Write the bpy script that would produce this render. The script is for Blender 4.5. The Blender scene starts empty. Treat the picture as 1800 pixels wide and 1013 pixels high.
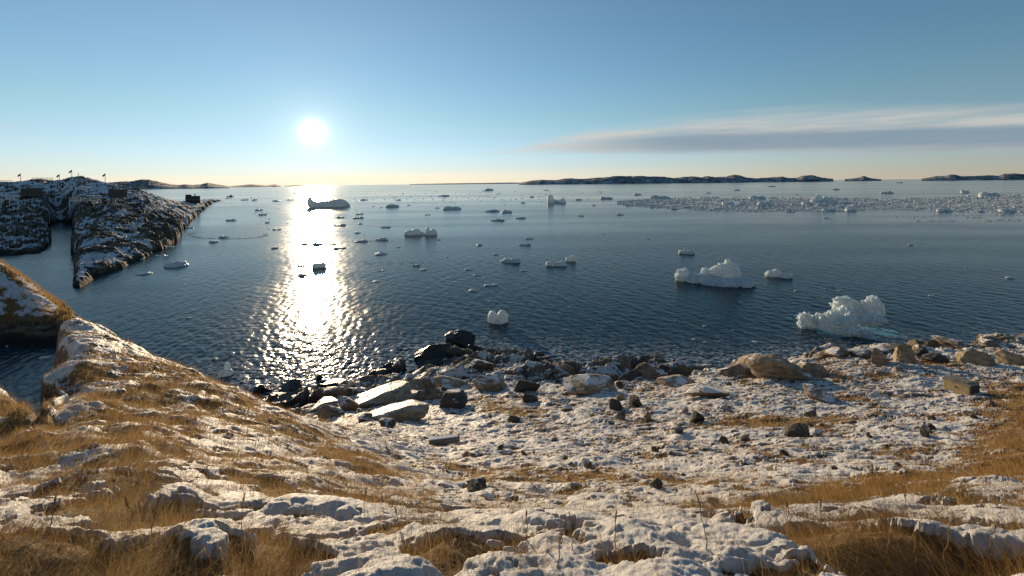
SKY_STRENGTH = 0.105
SKY_DUST = 0.0
SKY_SAT = 0.87
SKY_TINT = (0.92, 1.0, 1.04)
SKY_HIGH = (0.82, 1.0, 1.06)
CLOUD_LIT = (0.61, 0.585, 0.54)
CLOUD_CORE = (0.21, 0.30, 0.385)
STRIP = (1.0, 0.86, 0.62)
STRIP_MIX = 0.65
GLOW = (1.5, 0.40, 0.20)
SUN_STRENGTH = 5.0
SUN_COLOR = (1.0, 0.76, 0.48)
EXPOSURE = 0.40
USE_DENOISE = True
SKY_LOW = (0.95, 0.97, 1.45)
WAVE = 0.0056
SEA_ROUGH_FAR = 0.035
GRASS_N = (210000, 220000, 200000)
import bpy, bmesh, math, random
import numpy as np
from mathutils import Vector, Matrix

rng = np.random.default_rng(7)
random.seed(7)
scene = bpy.context.scene
COL = scene.collection

# ------------------------------------------------------------------ camera
F = 755.0                    # focal length in pixels of the 1800 wide photo
CX, CY = 900.0, 322.3        # principal point (horizon height in the middle)
ROLL = math.atan(0.0104)
CR, SR = math.cos(ROLL), math.sin(ROLL)
H = 20.0                     # eye height above the sea

cam_data = bpy.data.cameras.new('camera')
cam_data.sensor_width = 36.0
cam_data.sensor_fit = 'HORIZONTAL'
cam_data.lens = F / 1800 * 36.0
cam_data.shift_y = (CY - 506.5) / 1800
cam_data.clip_start = 0.1
cam_data.clip_end = 200000
cam = bpy.data.objects.new('camera', cam_data)
COL.objects.link(cam)
cam.matrix_world = Matrix(((CR, SR, 0, 0), (0, 0, -1, 0), (-SR, CR, 0, H), (0, 0, 0, 1)))
scene.camera = cam

def slope(px, py):
    """direction of a pixel: (X/Y, (Z-H)/Y)"""
    u, v = (px - CX), (CY - py)
    return (u * CR + v * SR) / F, (-u * SR + v * CR) / F

def at(px, py, d):
    a, b = slope(px, py)
    return Vector((a * d, d, H + b * d))

def sea_at(px, py):
    a, b = slope(px, py)
    d = -H / b
    return Vector((a * d, d, 0.0)), d

# ------------------------------------------------------------------ noise
def _hash(ix, iy, seed):
    h = (ix.astype(np.int64) * 374761393 + iy.astype(np.int64) * 668265263 + seed * 982451653) & 0xFFFFFFFF
    h = ((h ^ (h >> 13)) * 1274126177) & 0xFFFFFFFF
    h = ((h ^ (h >> 16)) * 2246822519) & 0xFFFFFFFF
    return (h ^ (h >> 15)).astype(np.float64) / 4294967296.0

def noise2(x, y, seed=0):
    x = np.asarray(x, float); y = np.asarray(y, float)
    ix = np.floor(x); iy = np.floor(y)
    fx = x - ix; fy = y - iy
    ix = ix.astype(np.int64); iy = iy.astype(np.int64)
    sx = fx * fx * fx * (fx * (fx * 6 - 15) + 10)
    sy = fy * fy * fy * (fy * (fy * 6 - 15) + 10)
    def g(jx, jy):
        a = _hash(ix + jx, iy + jy, seed) * (2 * np.pi)
        return np.cos(a) * (fx - jx) + np.sin(a) * (fy - jy)
    a = g(0, 0) * (1 - sx) + g(1, 0) * sx
    b = g(0, 1) * (1 - sx) + g(1, 1) * sx
    return (a * (1 - sy) + b * sy) * 1.5

def fbm(x, y, seed=0, octs=4, gain=0.5, lac=2.03):
    s, a, t = 0.0, 1.0, 0.0
    for k in range(octs):
        s = s + a * noise2(x, y, seed + 17 * k); t += a
        x = x * lac + 3.7; y = y * lac - 1.9; a *= gain
    return s / t

def billow(x, y, seed=0, octs=3, gain=0.5):
    s, a, t = 0.0, 1.0, 0.0
    for k in range(octs):
        s = s + a * np.abs(noise2(x, y, seed + 31 * k)); t += a
        x = x * 2.1 + 5.1; y = y * 2.1 + 2.3; a *= gain
    return s / t

def ridged(x, y, seed=0, octs=4, gain=0.5):
    s, a, t = 0.0, 1.0, 0.0
    for k in range(octs):
        s = s + a * (1 - 2 * np.abs(noise2(x, y, seed + 13 * k))); t += a
        x = x * 2.07 + 1.1; y = y * 2.07 - 4.3; a *= gain
    return s / t

def noise3(x, y, z, seed=0):
    """cheap solid noise: three planar noises"""
    return (noise2(x + 0.31 * z, y - 0.57 * z, seed) + noise2(y + 9.2 + 0.41 * x, z + 0.23 * x, seed + 1)
            + noise2(z - 3.3 + 0.37 * y, x - 0.29 * y, seed + 2)) / 1.7

def fbm3(x, y, z, seed=0, octs=4, gain=0.5):
    s, a, t = 0.0, 1.0, 0.0
    for k in range(octs):
        s = s + a * noise3(x, y, z, seed + 7 * k); t += a
        x = x * 2.05; y = y * 2.05; z = z * 2.05; a *= gain
    return s / t

def slabs(x, y, seed=0, tilt=1.0, jit=.9):
    """broken rock: each cell of a jittered grid is a tilted plate; returns height and distance to the plate's edge"""
    ix = np.floor(x).astype(np.int64); iy = np.floor(y).astype(np.int64)
    best = np.full(np.shape(x), 9e9); sec = np.full(np.shape(x), 9e9); hh = np.zeros(np.shape(x))
    for a in (-1, 0, 1):
        for b in (-1, 0, 1):
            cx_ = ix + a + .5 + (_hash(ix + a, iy + b, seed) - .5) * jit
            cy_ = iy + b + .5 + (_hash(ix + a, iy + b, seed + 1) - .5) * jit
            d = (x - cx_) ** 2 + (y - cy_) ** 2
            tx = (_hash(ix + a, iy + b, seed + 2) - .5) * 2 * tilt; ty = (_hash(ix + a, iy + b, seed + 3) - .25) * 1.6 * tilt
            h = _hash(ix + a, iy + b, seed + 4) + tx * (x - cx_) + ty * (y - cy_)
            nearer = d < best
            sec = np.where(nearer, best, np.minimum(sec, d)); hh = np.where(nearer, h, hh); best = np.where(nearer, d, best)
    return hh, np.sqrt(sec) - np.sqrt(best)

def sstep(a, b, x):
    t = np.clip((x - a) / (b - a), 0, 1)
    return t * t * (3 - 2 * t)

# ------------------------------------------------------------------ mesh helpers
def mesh_np(name, verts, faces, mat=None, smooth=True, attrs=None, colors=None):
    """faces: (n,4) or (n,3) int array, or list of such arrays"""
    me = bpy.data.meshes.new(name)
    if not isinstance(faces, list):
        faces = [faces]
    verts = np.ascontiguousarray(verts, dtype=np.float32)
    me.vertices.add(len(verts))
    me.vertices.foreach_set('co', verts.ravel())
    nl = sum(f.size for f in faces); nf = sum(len(f) for f in faces)
    me.loops.add(nl)
    me.polygons.add(nf)
    me.loops.foreach_set('vertex_index', np.concatenate([f.ravel() for f in faces]).astype(np.int32))
    tot = np.concatenate([np.full(len(f), f.shape[1]) for f in faces])
    start = np.concatenate([[0], np.cumsum(tot)[:-1]]).astype(np.int32)
    me.polygons.foreach_set('loop_start', start)
    me.polygons.foreach_set('use_smooth', np.full(nf, bool(smooth)))
    me.update(calc_edges=True)
    me.validate()
    for k, v in (attrs or {}).items():
        a = me.attributes.new(k, 'FLOAT', 'POINT')
        a.data.foreach_set('value', np.ascontiguousarray(v, dtype=np.float32).ravel())
    if mat:
        me.materials.append(mat)
    return me

def grid_faces(nu, nv):
    i = np.arange(nu * nv).reshape(nu, nv)
    return np.stack([i[:-1, :-1], i[1:, :-1], i[1:, 1:], i[:-1, 1:]], -1).reshape(-1, 4)

def link(name, me, parent=None):
    o = bpy.data.objects.new(name, me)
    COL.objects.link(o)
    if parent:
        o.parent = parent
    return o

def tag(o, label=None, cat=None, group=None, kind=None):
    if label: o['label'] = label
    if cat: o['category'] = cat
    if group: o['group'] = group
    if kind: o['kind'] = kind
    return o

def empty(name, loc, rz=0):
    o = bpy.data.objects.new(name, None)
    COL.objects.link(o)
    o.location = loc
    o.rotation_euler = (0, 0, rz)
    return o

class MB:
    """collects boxes and tubes into one mesh"""
    def __init__(self): self.v, self.f, self.n = [], [], 0
    def add(self, v, f):
        self.v += [tuple(p) for p in v]; self.f += [tuple(i + self.n for i in q) for q in f]; self.n += len(v)
    def box(self, c, s, M=None):
        x, y, z = (k / 2 for k in s)
        v = [Vector((a * x, b * y, e * z)) for e in (-1, 1) for a, b in ((-1, -1), (1, -1), (1, 1), (-1, 1))]
        if M is not None: v = [M @ p for p in v]
        v = [p + Vector(c) for p in v]
        self.add(v, [(3, 2, 1, 0), (4, 5, 6, 7), (0, 1, 5, 4), (1, 2, 6, 5), (2, 3, 7, 6), (3, 0, 4, 7)])
    def bar(self, a, b, r0, r1=None, n=6):
        a, b = Vector(a), Vector(b); r1 = r0 if r1 is None else r1
        d = (b - a).normalized()
        s = d.orthogonal().normalized(); t = d.cross(s)
        v = []
        for p, r in ((a, r0), (b, r1)):
            v += [p + (s * math.cos(2 * math.pi * k / n) + t * math.sin(2 * math.pi * k / n)) * r for k in range(n)]
        f = [(k, (k + 1) % n, n + (k + 1) % n, n + k) for k in range(n)]
        f += [tuple(range(n - 1, -1, -1)), tuple(range(n, 2 * n))]
        self.add(v, f)
    def build(self, name, mat, parent=None, smooth=False):
        me = bpy.data.meshes.new(name)
        me.from_pydata(self.v, [], self.f)
        me.materials.append(mat)
        if smooth:
            for p in me.polygons: p.use_smooth = True
        return link(name, me, parent)

# ------------------------------------------------------------------ node helpers
class NT:
    def __init__(self, tree):
        self.t = tree; tree.nodes.clear()
    def n(self, typ, **kw):
        nd = self.t.nodes.new(typ)
        for k, v in kw.items():
            if k.startswith('i_'):
                key = k[2:]
                key = int(key) if key.isdigit() else key.replace('_', ' ')
                if hasattr(v, 'is_linked') or isinstance(v, bpy.types.NodeSocket): self.t.links.new(v, nd.inputs[key])
                else: nd.inputs[key].default_value = v
            else: setattr(nd, k, v)
        return nd
    def l(self, a, b): self.t.links.new(a, b)
    def m(self, op, a, b=None, c=None, clamp=False):
        nd = self.t.nodes.new('ShaderNodeMath'); nd.operation = op; nd.use_clamp = clamp
        for k, v in enumerate((a, b, c)):
            if v is None: continue
            if isinstance(v, (int, float)): nd.inputs[k].default_value = v
            else: self.t.links.new(v, nd.inputs[k])
        return nd.outputs[0]
    def ss(self, x, a, b):
        nd = self.t.nodes.new('ShaderNodeMapRange'); nd.interpolation_type = 'SMOOTHSTEP'
        self.t.links.new(x, nd.inputs['Value'])
        for k, v in (('From Min', a), ('From Max', b)):
            if isinstance(v, (int, float)): nd.inputs[k].default_value = v
            else: self.t.links.new(v, nd.inputs[k])
        return nd.outputs[0]
    def mix(self, f, a, b, blend='MIX'):
        nd = self.t.nodes.new('ShaderNodeMix'); nd.data_type = 'RGBA'; nd.blend_type = blend
        for k, v in ((0, f), (6, a), (7, b)):
            if isinstance(v, (int, float)): nd.inputs[k].default_value = v
            elif isinstance(v, tuple): nd.inputs[k].default_value = v if len(v) == 4 else (*v, 1)
            else: self.t.links.new(v, nd.inputs[k])
        return nd.outputs[2]
    def noise(self, vec, scale, detail=4, rough=0.55, dist=0.0):
        nd = self.t.nodes.new('ShaderNodeTexNoise')
        nd.inputs['Scale'].default_value = scale; nd.inputs['Detail'].default_value = detail
        nd.inputs['Roughness'].default_value = rough; nd.inputs['Distortion'].default_value = dist
        if vec is not None: self.t.links.new(vec, nd.inputs['Vector'])
        return nd.outputs[0]
    def attr(self, name):
        nd = self.t.nodes.new('ShaderNodeAttribute'); nd.attribute_name = name
        return nd
    def mapping(self, vec, scale=(1, 1, 1), rot=(0, 0, 0), loc=(0, 0, 0)):
        nd = self.t.nodes.new('ShaderNodeMapping')
        nd.inputs['Scale'].default_value = scale; nd.inputs['Rotation'].default_value = rot; nd.inputs['Location'].default_value = loc
        self.t.links.new(vec, nd.inputs['Vector'])
        return nd.outputs[0]

def material(name):
    m = bpy.data.materials.new(name); m.use_nodes = True
    nt = NT(m.node_tree)
    out = nt.n('ShaderNodeOutputMaterial')
    p = nt.n('ShaderNodeBsdfPrincipled')
    nt.l(p.outputs[0], out.inputs[0])
    return m, nt, p, out
# ------------------------------------------------------------------ daylight
SUN_AZ = math.atan2(*[slope(550, 232)[0], 1.0])
SUN_EL = math.atan(slope(550, 232)[1] / math.hypot(1, slope(550, 232)[0]))
SUN_DIR = Vector((math.sin(SUN_AZ) * math.cos(SUN_EL), math.cos(SUN_AZ) * math.cos(SUN_EL), math.sin(SUN_EL)))

world = bpy.data.worlds.new('World'); scene.world = world; world.use_nodes = True
w = NT(world.node_tree)
wout = w.n('ShaderNodeOutputWorld')
sky = w.n('ShaderNodeTexSky', sky_type='NISHITA')
sky.sun_disc = False
sky.sun_elevation = SUN_EL
sky.sun_rotation = SUN_AZ
sky.altitude = 20; sky.air_density = 1.0; sky.dust_density = SKY_DUST; sky.ozone_density = 2.5
tc = w.n('ShaderNodeTexCoord')
nrm = w.n('ShaderNodeVectorMath', operation='NORMALIZE'); w.l(tc.outputs['Generated'], nrm.inputs[0])
sep = w.n('ShaderNodeSeparateXYZ'); w.l(nrm.outputs[0], sep.inputs[0])
az = w.m('ARCTAN2', sep.outputs[0], sep.outputs[1])
el = w.m('ARCSINE', sep.outputs[2])
dot = w.n('ShaderNodeVectorMath', operation='DOT_PRODUCT'); w.l(nrm.outputs[0], dot.inputs[0]); dot.inputs[1].default_value = SUN_DIR
ang = w.m('ARCCOSINE', w.m('MINIMUM', dot.outputs['Value'], 0.9999999))
# the bank of high cloud low over the sea, to the north-east of the sun
azel = w.n('ShaderNodeCombineXYZ'); w.l(az, azel.inputs[0]); w.l(el, azel.inputs[1])
streak = w.noise(w.mapping(azel.outputs[0], (2.2, 34, 1), (0, 0, -0.05)), 1.0, 6, 0.6, 0.4)
streak2 = w.noise(w.mapping(azel.outputs[0], (5, 60, 1), (0, 0, 0.06), (3, 1, 0)), 1.0, 5, 0.6, 0.3)
def curve1(x, pts):
    """smooth 1-D function as a float curve; pts in (x, y) with y in 0..1, x in -0.2..1.1"""
    nd = w.n('ShaderNodeFloatCurve')
    c = nd.mapping.curves[0]
    pts = [((a + 0.2) / 1.3, b) for a, b in pts]
    c.points[0].location = pts[0]; c.points[1].location = pts[-1]
    for p in pts[1:-1]: c.points.new(*p)
    nd.mapping.update()
    w.l(w.m('DIVIDE', w.m('ADD', x, 0.2), 1.3, clamp=True), nd.inputs['Value'])
    return nd.outputs[0]
low = w.m('MULTIPLY', curve1(az, [(-.2, .72), (-.05, .70), (.49, .565), (.875, .43), (1.1, .40)]), 0.1)
top = w.m('MULTIPLY', curve1(az, [(-.2, .36), (-.05, .37), (.13, .56), (.4, .70), (.62, .69), (.875, .54), (1.1, .40)]), 0.2)
t = w.m('DIVIDE', w.m('SUBTRACT', el, low), w.m('SUBTRACT', top, low))
t = w.m('ADD', t, w.m('MULTIPLY', w.m('SUBTRACT', streak, 0.5), 0.42))
body = w.m('MULTIPLY', w.ss(t, -0.10, 0.16), w.m('SUBTRACT', 1.0, w.ss(t, 0.60, 1.12)))
fade = w.ss(az, -0.20, 0.14)
veil = w.m('MULTIPLY', w.m('MULTIPLY', body, fade), w.m('ADD', 0.36, w.m('MULTIPLY', w.ss(streak2, 0.36, 0.62), 0.52)))
core = w.m('MULTIPLY', w.m('MULTIPLY', w.ss(t, -0.10, 0.22), w.m('SUBTRACT', 1.0, w.ss(t, 0.40, 0.72))), w.ss(az, 0.02, 0.42))
wisp = w.m('MULTIPLY', w.m('MULTIPLY', w.ss(streak, 0.56, 0.72), w.m('SUBTRACT', 1.0, w.ss(el, 0.05, 0.16))), 0.25)
skyc = sky.outputs[0]
K = SKY_STRENGTH
EX = 2.0 ** EXPOSURE
def lin(c): return tuple(x / K / EX for x in c)
hs = w.n('ShaderNodeHueSaturation'); hs.inputs['Saturation'].default_value = SKY_SAT; hs.inputs['Value'].default_value = 1.0
w.l(skyc, hs.inputs['Color'])
# (the hazy air near the horizon takes the red out of the low sky)
skyc = w.mix(1.0, hs.outputs[0], SKY_TINT, 'MULTIPLY')
skyc = w.mix(w.m('SUBTRACT', 1.0, w.ss(el, 0.0, 0.16)), skyc, w.mix(1.0, skyc, SKY_LOW, 'MULTIPLY'))
hi = w.ss(el, 0.02, 0.30)
skyc = w.mix(hi, skyc, w.mix(1.0, skyc, SKY_HIGH, 'MULTIPLY'))
skyc = w.mix(veil, skyc, lin(CLOUD_LIT))
skyc = w.mix(w.m('MULTIPLY', core, 0.85), skyc, lin(CLOUD_CORE))
skyc = w.mix(wisp, skyc, lin(CLOUD_LIT))
# dim layer edge low on the left and the bright strip of sky under it
strip = w.m('MULTIPLY', w.m('SUBTRACT', 1.0, w.ss(w.m('ADD', el, w.m('MULTIPLY', az, -0.012)), 0.020, 0.034)), w.m('POWER', 2.718, w.m('MULTIPLY', w.m('POWER', w.m('ADD', az, 0.36), 2.0), -5.5)))
skyc = w.mix(w.m('MULTIPLY', strip, STRIP_MIX), skyc, lin(STRIP))
# the sun's disc and the bright air round it
g1 = w.m('POWER', 2.718, w.m('MULTIPLY', w.m('POWER', w.m('DIVIDE', ang, 0.019), 2.0), -1.0))
g2 = w.m('POWER', 2.718, w.m('DIVIDE', ang, -0.034))
g3 = w.m('POWER', 2.718, w.m('DIVIDE', ang, -0.33))
glow = w.m('ADD', w.m('MULTIPLY', g1, GLOW[0] / K / EX), w.m('ADD', w.m('MULTIPLY', g2, GLOW[1] / K / EX), w.m('MULTIPLY', g3, GLOW[2] / K / EX)))
gcol = w.n('ShaderNodeVectorMath', operation='SCALE'); gcol.inputs[0].default_value = (1.0, 0.94, 0.82); w.l(glow, gcol.inputs['Scale'])
skyc = w.mix(1.0, skyc, gcol.outputs[0], 'ADD')
bg = w.n('ShaderNodeBackground'); bg.inputs['Strength'].default_value = K
w.l(skyc, bg.inputs['Color'])
w.l(bg.outputs[0], wout.inputs[0])

sun_data = bpy.data.lights.new('sun', 'SUN')
sun_data.energy = SUN_STRENGTH; sun_data.angle = math.radians(0.53); sun_data.color = SUN_COLOR
sun = bpy.data.objects.new('sun', sun_data); COL.objects.link(sun)
sun.rotation_euler = (-SUN_DIR).to_track_quat('-Z', 'Y').to_euler()

vs = scene.view_settings
vs.view_transform = 'Standard'; vs.look = 'None'; vs.gamma = 1.0; vs.use_curve_mapping = False
vs.exposure = EXPOSURE
scene.cycles.max_bounces = 5; scene.cycles.diffuse_bounces = 3; scene.cycles.glossy_bounces = 3
scene.cycles.transmission_bounces = 2; scene.cycles.use_denoising = USE_DENOISE
scene.cycles.sample_clamp_direct = 0; scene.cycles.sample_clamp_indirect = 6
scene.cycles.caustics_reflective = False; scene.cycles.caustics_refractive = False
# ------------------------------------------------------------------ the near slope
def knot_table(cols, us, sig):
    """cols: {px: [(py|None, d, z|None), ...]} -> d[K][u], z[K][u] on us"""
    pxs = sorted(cols); K = len(cols[pxs[0]])
    D = np.zeros((len(pxs), K)); Z = np.zeros((len(pxs), K)); U = np.zeros(len(pxs))
    for i, px in enumerate(pxs):
        U[i] = (px - CX) / F
        for k, (py, d, z) in enumerate(cols[px]):
            D[i, k] = d
            Z[i, k] = z if py is None else H + slope(px, py)[1] * d
    d = np.stack([np.interp(us, U, D[:, k]) for k in range(K)])
    z = np.stack([np.interp(us, U, Z[:, k]) for k in range(K)])
    if sig:
        step = us[1] - us[0]; r = int(3 * sig / step)
        ker = np.exp(-0.5 * (np.arange(-r, r + 1) * step / sig) ** 2); ker /= ker.sum()
        def sm(a): return np.stack([np.convolve(np.pad(row, r, mode='edge'), ker, 'valid') for row in a])
        d, z = sm(d), sm(z)
    return d, z

def pchip(xk, yk, x):
    h = np.diff(xk); dl = np.diff(yk) / h
    m = np.zeros_like(yk)
    for i in range(1, len(xk) - 1):
        if dl[i - 1] * dl[i] > 0:
            w1, w2 = 2 * h[i] + h[i - 1], h[i] + 2 * h[i - 1]
            m[i] = (w1 + w2) / (w1 / dl[i - 1] + w2 / dl[i])
    m[0], m[-1] = dl[0], dl[-1]
    i = np.clip(np.searchsorted(xk, x) - 1, 0, len(xk) - 2)
    t = np.clip((x - xk[i]) / h[i], 0, 1)
    return ((2 * t**3 - 3 * t**2 + 1) * yk[i] + (t**3 - 2 * t**2 + t) * h[i] * m[i]
            + (-2 * t**3 + 3 * t**2) * yk[i + 1] + (t**3 - t**2) * h[i] * m[i + 1])

N = None
def col(*k): return [(N, 0.4, 18.45)] + list(k) + [(N, k[-1][1] + 14, -4.0)]
cols = {
    -160: col((1013, 2.1, N), (930, 2.9, N), (870, 4.2, N), (800, 6.0, N), (715, 9.0, N), (640, 13.0, N), (N, 16, 9.0), (N, 32, 0)),
    0:    col((1013, 2.1, N), (945, 2.9, N), (890, 4.2, N), (832, 6.0, N), (765, 9.0, N), (687, 13.0, N), (N, 15.5, 9.0), (N, 32, 0)),
    65:   col((1013, 2.1, N), (950, 2.9, N), (895, 4.0, N), (840, 5.4, N), (800, 7.0, N), (752, 9.6, N), (N, 12.0, 9.5), (N, 30, 0)),
    78:   col((1013, 2.1, N), (950, 2.9, N), (895, 4.0, N), (838, 5.5, N), (795, 7.1, N), (746, 10.2, N), (N, 12.8, 9.2), (N, 31, 0)),
    100:  col((1013, 2.1, N), (950, 2.9, N), (898, 3.9, N), (832, 5.6, N), (738, 10.3, N), (640, 18.0, N), (N, 21, 9.0), (N, 36, 0)),
    124:  col((1013, 2.1, N), (950, 2.9, N), (899, 3.9, N), (826, 5.7, N), (728, 10.3, N), (557, 23.2, N), (N, 27, 8.5), (N, 38, 0)),
    150:  col((1013, 2.1, N), (950, 2.9, N), (900, 3.8, N), (820, 5.8, N), (720, 10.4, N), (568, 22.0, N), (N, 26, 7.0), (N, 38, 0)),
    250:  col((1013, 2.1, N), (952, 2.9, N), (895, 3.9, N), (820, 5.8, N), (735, 10.2, N), (622, 19.5, N), (N, 24, 7.0), (N, 37, 0)),
    400:  col((1013, 2.1, N), (952, 2.9, N), (900, 3.8, N), (845, 5.6, N), (775, 9.6, N), (690, 16.5, N), (N, 21, 7.0), (N, 37.5, 0)),
    500:  col((1013, 2.1, N), (952, 2.9, N), (905, 3.8, N), (855, 5.8, N), (795, 9.8, N), (724, 16.0, N), (N, 20.5, 7.2), (N, 39, 0)),
    600:  col((1013, 2.1, N), (952, 2.9, N), (915, 3.8, N), (872, 5.9, N), (815, 10.3, N), (760, 16.0, N), (742, 25.0, N), (688, 41, N)),
    700:  col((1013, 2.1, N), (952, 2.9, N), (922, 3.8, N), (885, 6.2, N), (850, 9.6, N), (790, 17.0, N), (735, 27.0, N), (652, 46.5, N)),
    790:  col((1013, 2.1, N), (950, 2.9, N), (928, 3.7, N), (900, 6.4, N), (858, 10.2, N), (795, 18.0, N), (725, 28.0, N), (632, 49.0, N)),
    900:  col((1013, 2.1, N), (948, 2.9, N), (926, 3.6, N), (904, 6.5, N), (850, 11.0, N), (780, 19.0, N), (700, 31.0, N), (632, 48.0, N)),
    1100: col((1013, 2.1, N), (948, 2.9, N), (926, 3.6, N), (900, 6.5, N), (840, 11.5, N), (768, 20.0, N), (695, 31.0, N), (645, 46.0, N)),
    1280: col((1013, 2.1, N), (948, 2.9, N), (924, 3.6, N), (895, 6.5, N), (830, 12.0, N), (742, 21.5, N), (668, 33.0, N), (648, 45.5, N)),
    1400: col((1013, 2.1, N), (950, 2.9, N), (920, 3.7, N), (885, 6.8, N), (820, 12.4, N), (726, 23.0, N), (643, 37.0, N), (N, 47.0, 0)),
    1500: col((1013, 2.1, N), (950, 2.9, N), (915, 3.8, N), (875, 7.0, N), (815, 12.8, N), (715, 24.0, N), (618, 39.0, N), (N, 47.5, 0)),
    1650: col((1013, 2.1, N), (950, 2.9, N), (912, 3.9, N), (868, 7.2, N), (808, 13.4, N), (700, 25.0, N), (606, 41.0, N), (N, 49.0, 0)),
    1800: col((1013, 2.1, N), (950, 2.9, N), (910, 4.0, N), (862, 7.4, N), (792, 14.0, N), (690, 25.0, N), (602, 42.0, N), (N, 50.0, 0)),
    2000: col((1013, 2.1, N), (950, 2.9, N), (910, 4.0, N), (855, 7.4, N), (780, 14.0, N), (680, 25.0, N), (600, 42.0, N), (N, 50.0, 0)),
}
GU = np.linspace((-180 - CX) / F, (2010 - CX) / F, 1460)
GL = np.linspace(math.log(0.45), math.log(62.0), 800)
dk, zk = knot_table(cols, GU, 7 / F)
ZT = np.stack([pchip(dk[:, i], zk[:, i], np.exp(GL)) for i in range(len(GU))])
SHORE_D = dk[8]

def base_z(X, Y):
    Y = np.maximum(Y, 0.46)
    a = np.clip((X / Y - GU[0]) / (GU[1] - GU[0]), 0, len(GU) - 1.001)
    b = np.clip((np.log(Y) - GL[0]) / (GL[1] - GL[0]), 0, len(GL) - 1.001)
    i, j = a.astype(int), b.astype(int); fa, fb = a - i, b - j
    return (ZT[i, j] * (1 - fa) * (1 - fb) + ZT[i + 1, j] * fa * (1 - fb)
            + ZT[i, j + 1] * (1 - fa) * fb + ZT[i + 1, j + 1] * fa * fb)

def shore_d(X, Y):
    return np.interp(X / np.maximum(Y, .4), GU, SHORE_D)

# where the grass stands thick: ellipses on the ground, (px, py, half width px, half height px) unprojected
def ground_hit(px, py):
    a, b = slope(px, py)
    d = np.exp(np.linspace(math.log(1.2), math.log(60), 1500))
    z = base_z(a * d, d)
    k = np.argmax(z >= H + b * d)
    return a * d[k], d[k], z[k]

def strokes(lst):
    out = []
    for (x0, y0, x1, y1, wpx, amt) in lst:
        p0, p1 = ground_hit(x0, y0), ground_hit(x1, y1)
        out.append((p0[0], p0[1], p1[0], p1[1], wpx * (p0[1] + p1[1]) / 2 / F, amt))
    return out
GRASS = strokes([
    (110, 552, 250, 640, 40, .8), (240, 632, 400, 700, 45, .95), (170, 655, 420, 722, 50, .85), (330, 702, 560, 765, 48, .95), (450, 750, 640, 806, 55, .9), (560, 785, 650, 832, 55, 1.05),
    (172, 690, 192, 740, 24, 1.1), (300, 735, 330, 770, 34, .9), (10, 700, 62, 765, 40, 1.1), (10, 785, 60, 826, 28, 1.0), (80, 775, 205, 800, 38, .8), (270, 695, 330, 720, 40, .8),
    (430, 850, 500, 875, 40, .8), (375, 832, 425, 850, 34, .7), (580, 872, 640, 888, 44, .7), (640, 880, 720, 884, 30, .55), (230, 760, 330, 800, 30, .45), (20, 880, 120, 905, 30, .4),
    (850, 908, 1300, 908, 34, 1.15), (690, 906, 860, 902, 26, .9), (1290, 905, 1560, 862, 70, 1.15), (1480, 862, 1650, 842, 60, .95),
    (640, 822, 1000, 842, 30, .6), (800, 826, 1300, 852, 45, .55), (1300, 742, 1400, 746, 40, 1.15), (1400, 744, 1470, 736, 24, .95),
    (1792, 680, 1792, 840, 46, 1.15), (1740, 850, 1790, 830, 70, .85), (1640, 885, 1790, 900, 90, .6), (1500, 702, 1540, 715, 24, .7),
    (1640, 640, 1680, 645, 26, .8), (1440, 655, 1470, 665, 26, .9), (920, 725, 870, 715, 34, .8), (1540, 660, 1560, 660, 22, .8), (1100, 745, 1180, 740, 20, .5), (1560, 800, 1620, 790, 30, .6), (1300, 800, 1420, 815, 24, .5),
    (0, 990, 150, 1005, 80, 1.0), (160, 1010, 430, 1013, 36, .8), (400, 965, 480, 1005, 70, 1.0), (770, 990, 860, 1008, 56, 1.1),
    (1430, 962, 1530, 957, 60, 1.2), (1530, 968, 1790, 992, 66, 1.0), (1600, 932, 1790, 950, 90, .65), (1290, 928, 1380, 938, 44, .9), (1060, 990, 1120, 1000, 26, .6), (700, 960, 760, 950, 30, .7),
])
def stroke_mask(X, Y, lst):
    m = np.zeros_like(X)
    for (x0, y0, x1, y1, wd, amt) in lst:
        dx, dy = x1 - x0, y1 - y0; L2 = dx * dx + dy * dy + 1e-9
        t = np.clip(((X - x0) * dx + (Y - y0) * dy) / L2, 0, 1)
        r2 = ((X - x0 - t * dx) ** 2 + (Y - y0 - t * dy) ** 2) / (wd * wd)
        m = np.maximum(m, amt * np.exp(-r2))
    return m
# humps of the near edge that fall towards the viewer: (px, py, radius m, height m)
HUMPS = [(1490, 962, .28, .09), (1620, 962, .28, .07), (1570, 1000, .26, -.26), (1690, 1000, .3, -.18), (60, 968, .30, .07), (110, 1008, .3, -.22), (330, 985, .25, .12), (800, 975, .15, .08), (1330, 935, .25, .12), (960, 940, .35, .10), (560, 915, .4, .12), (300, 900, .35, .14), (180, 870, .5, .16), (110, 930, .4, .14), (700, 955, .3, .1), (1150, 955, .3, .07)]
HUMPS = [(*ground_hit(a, b)[:2], r, h) for a, b, r, h in HUMPS]

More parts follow.
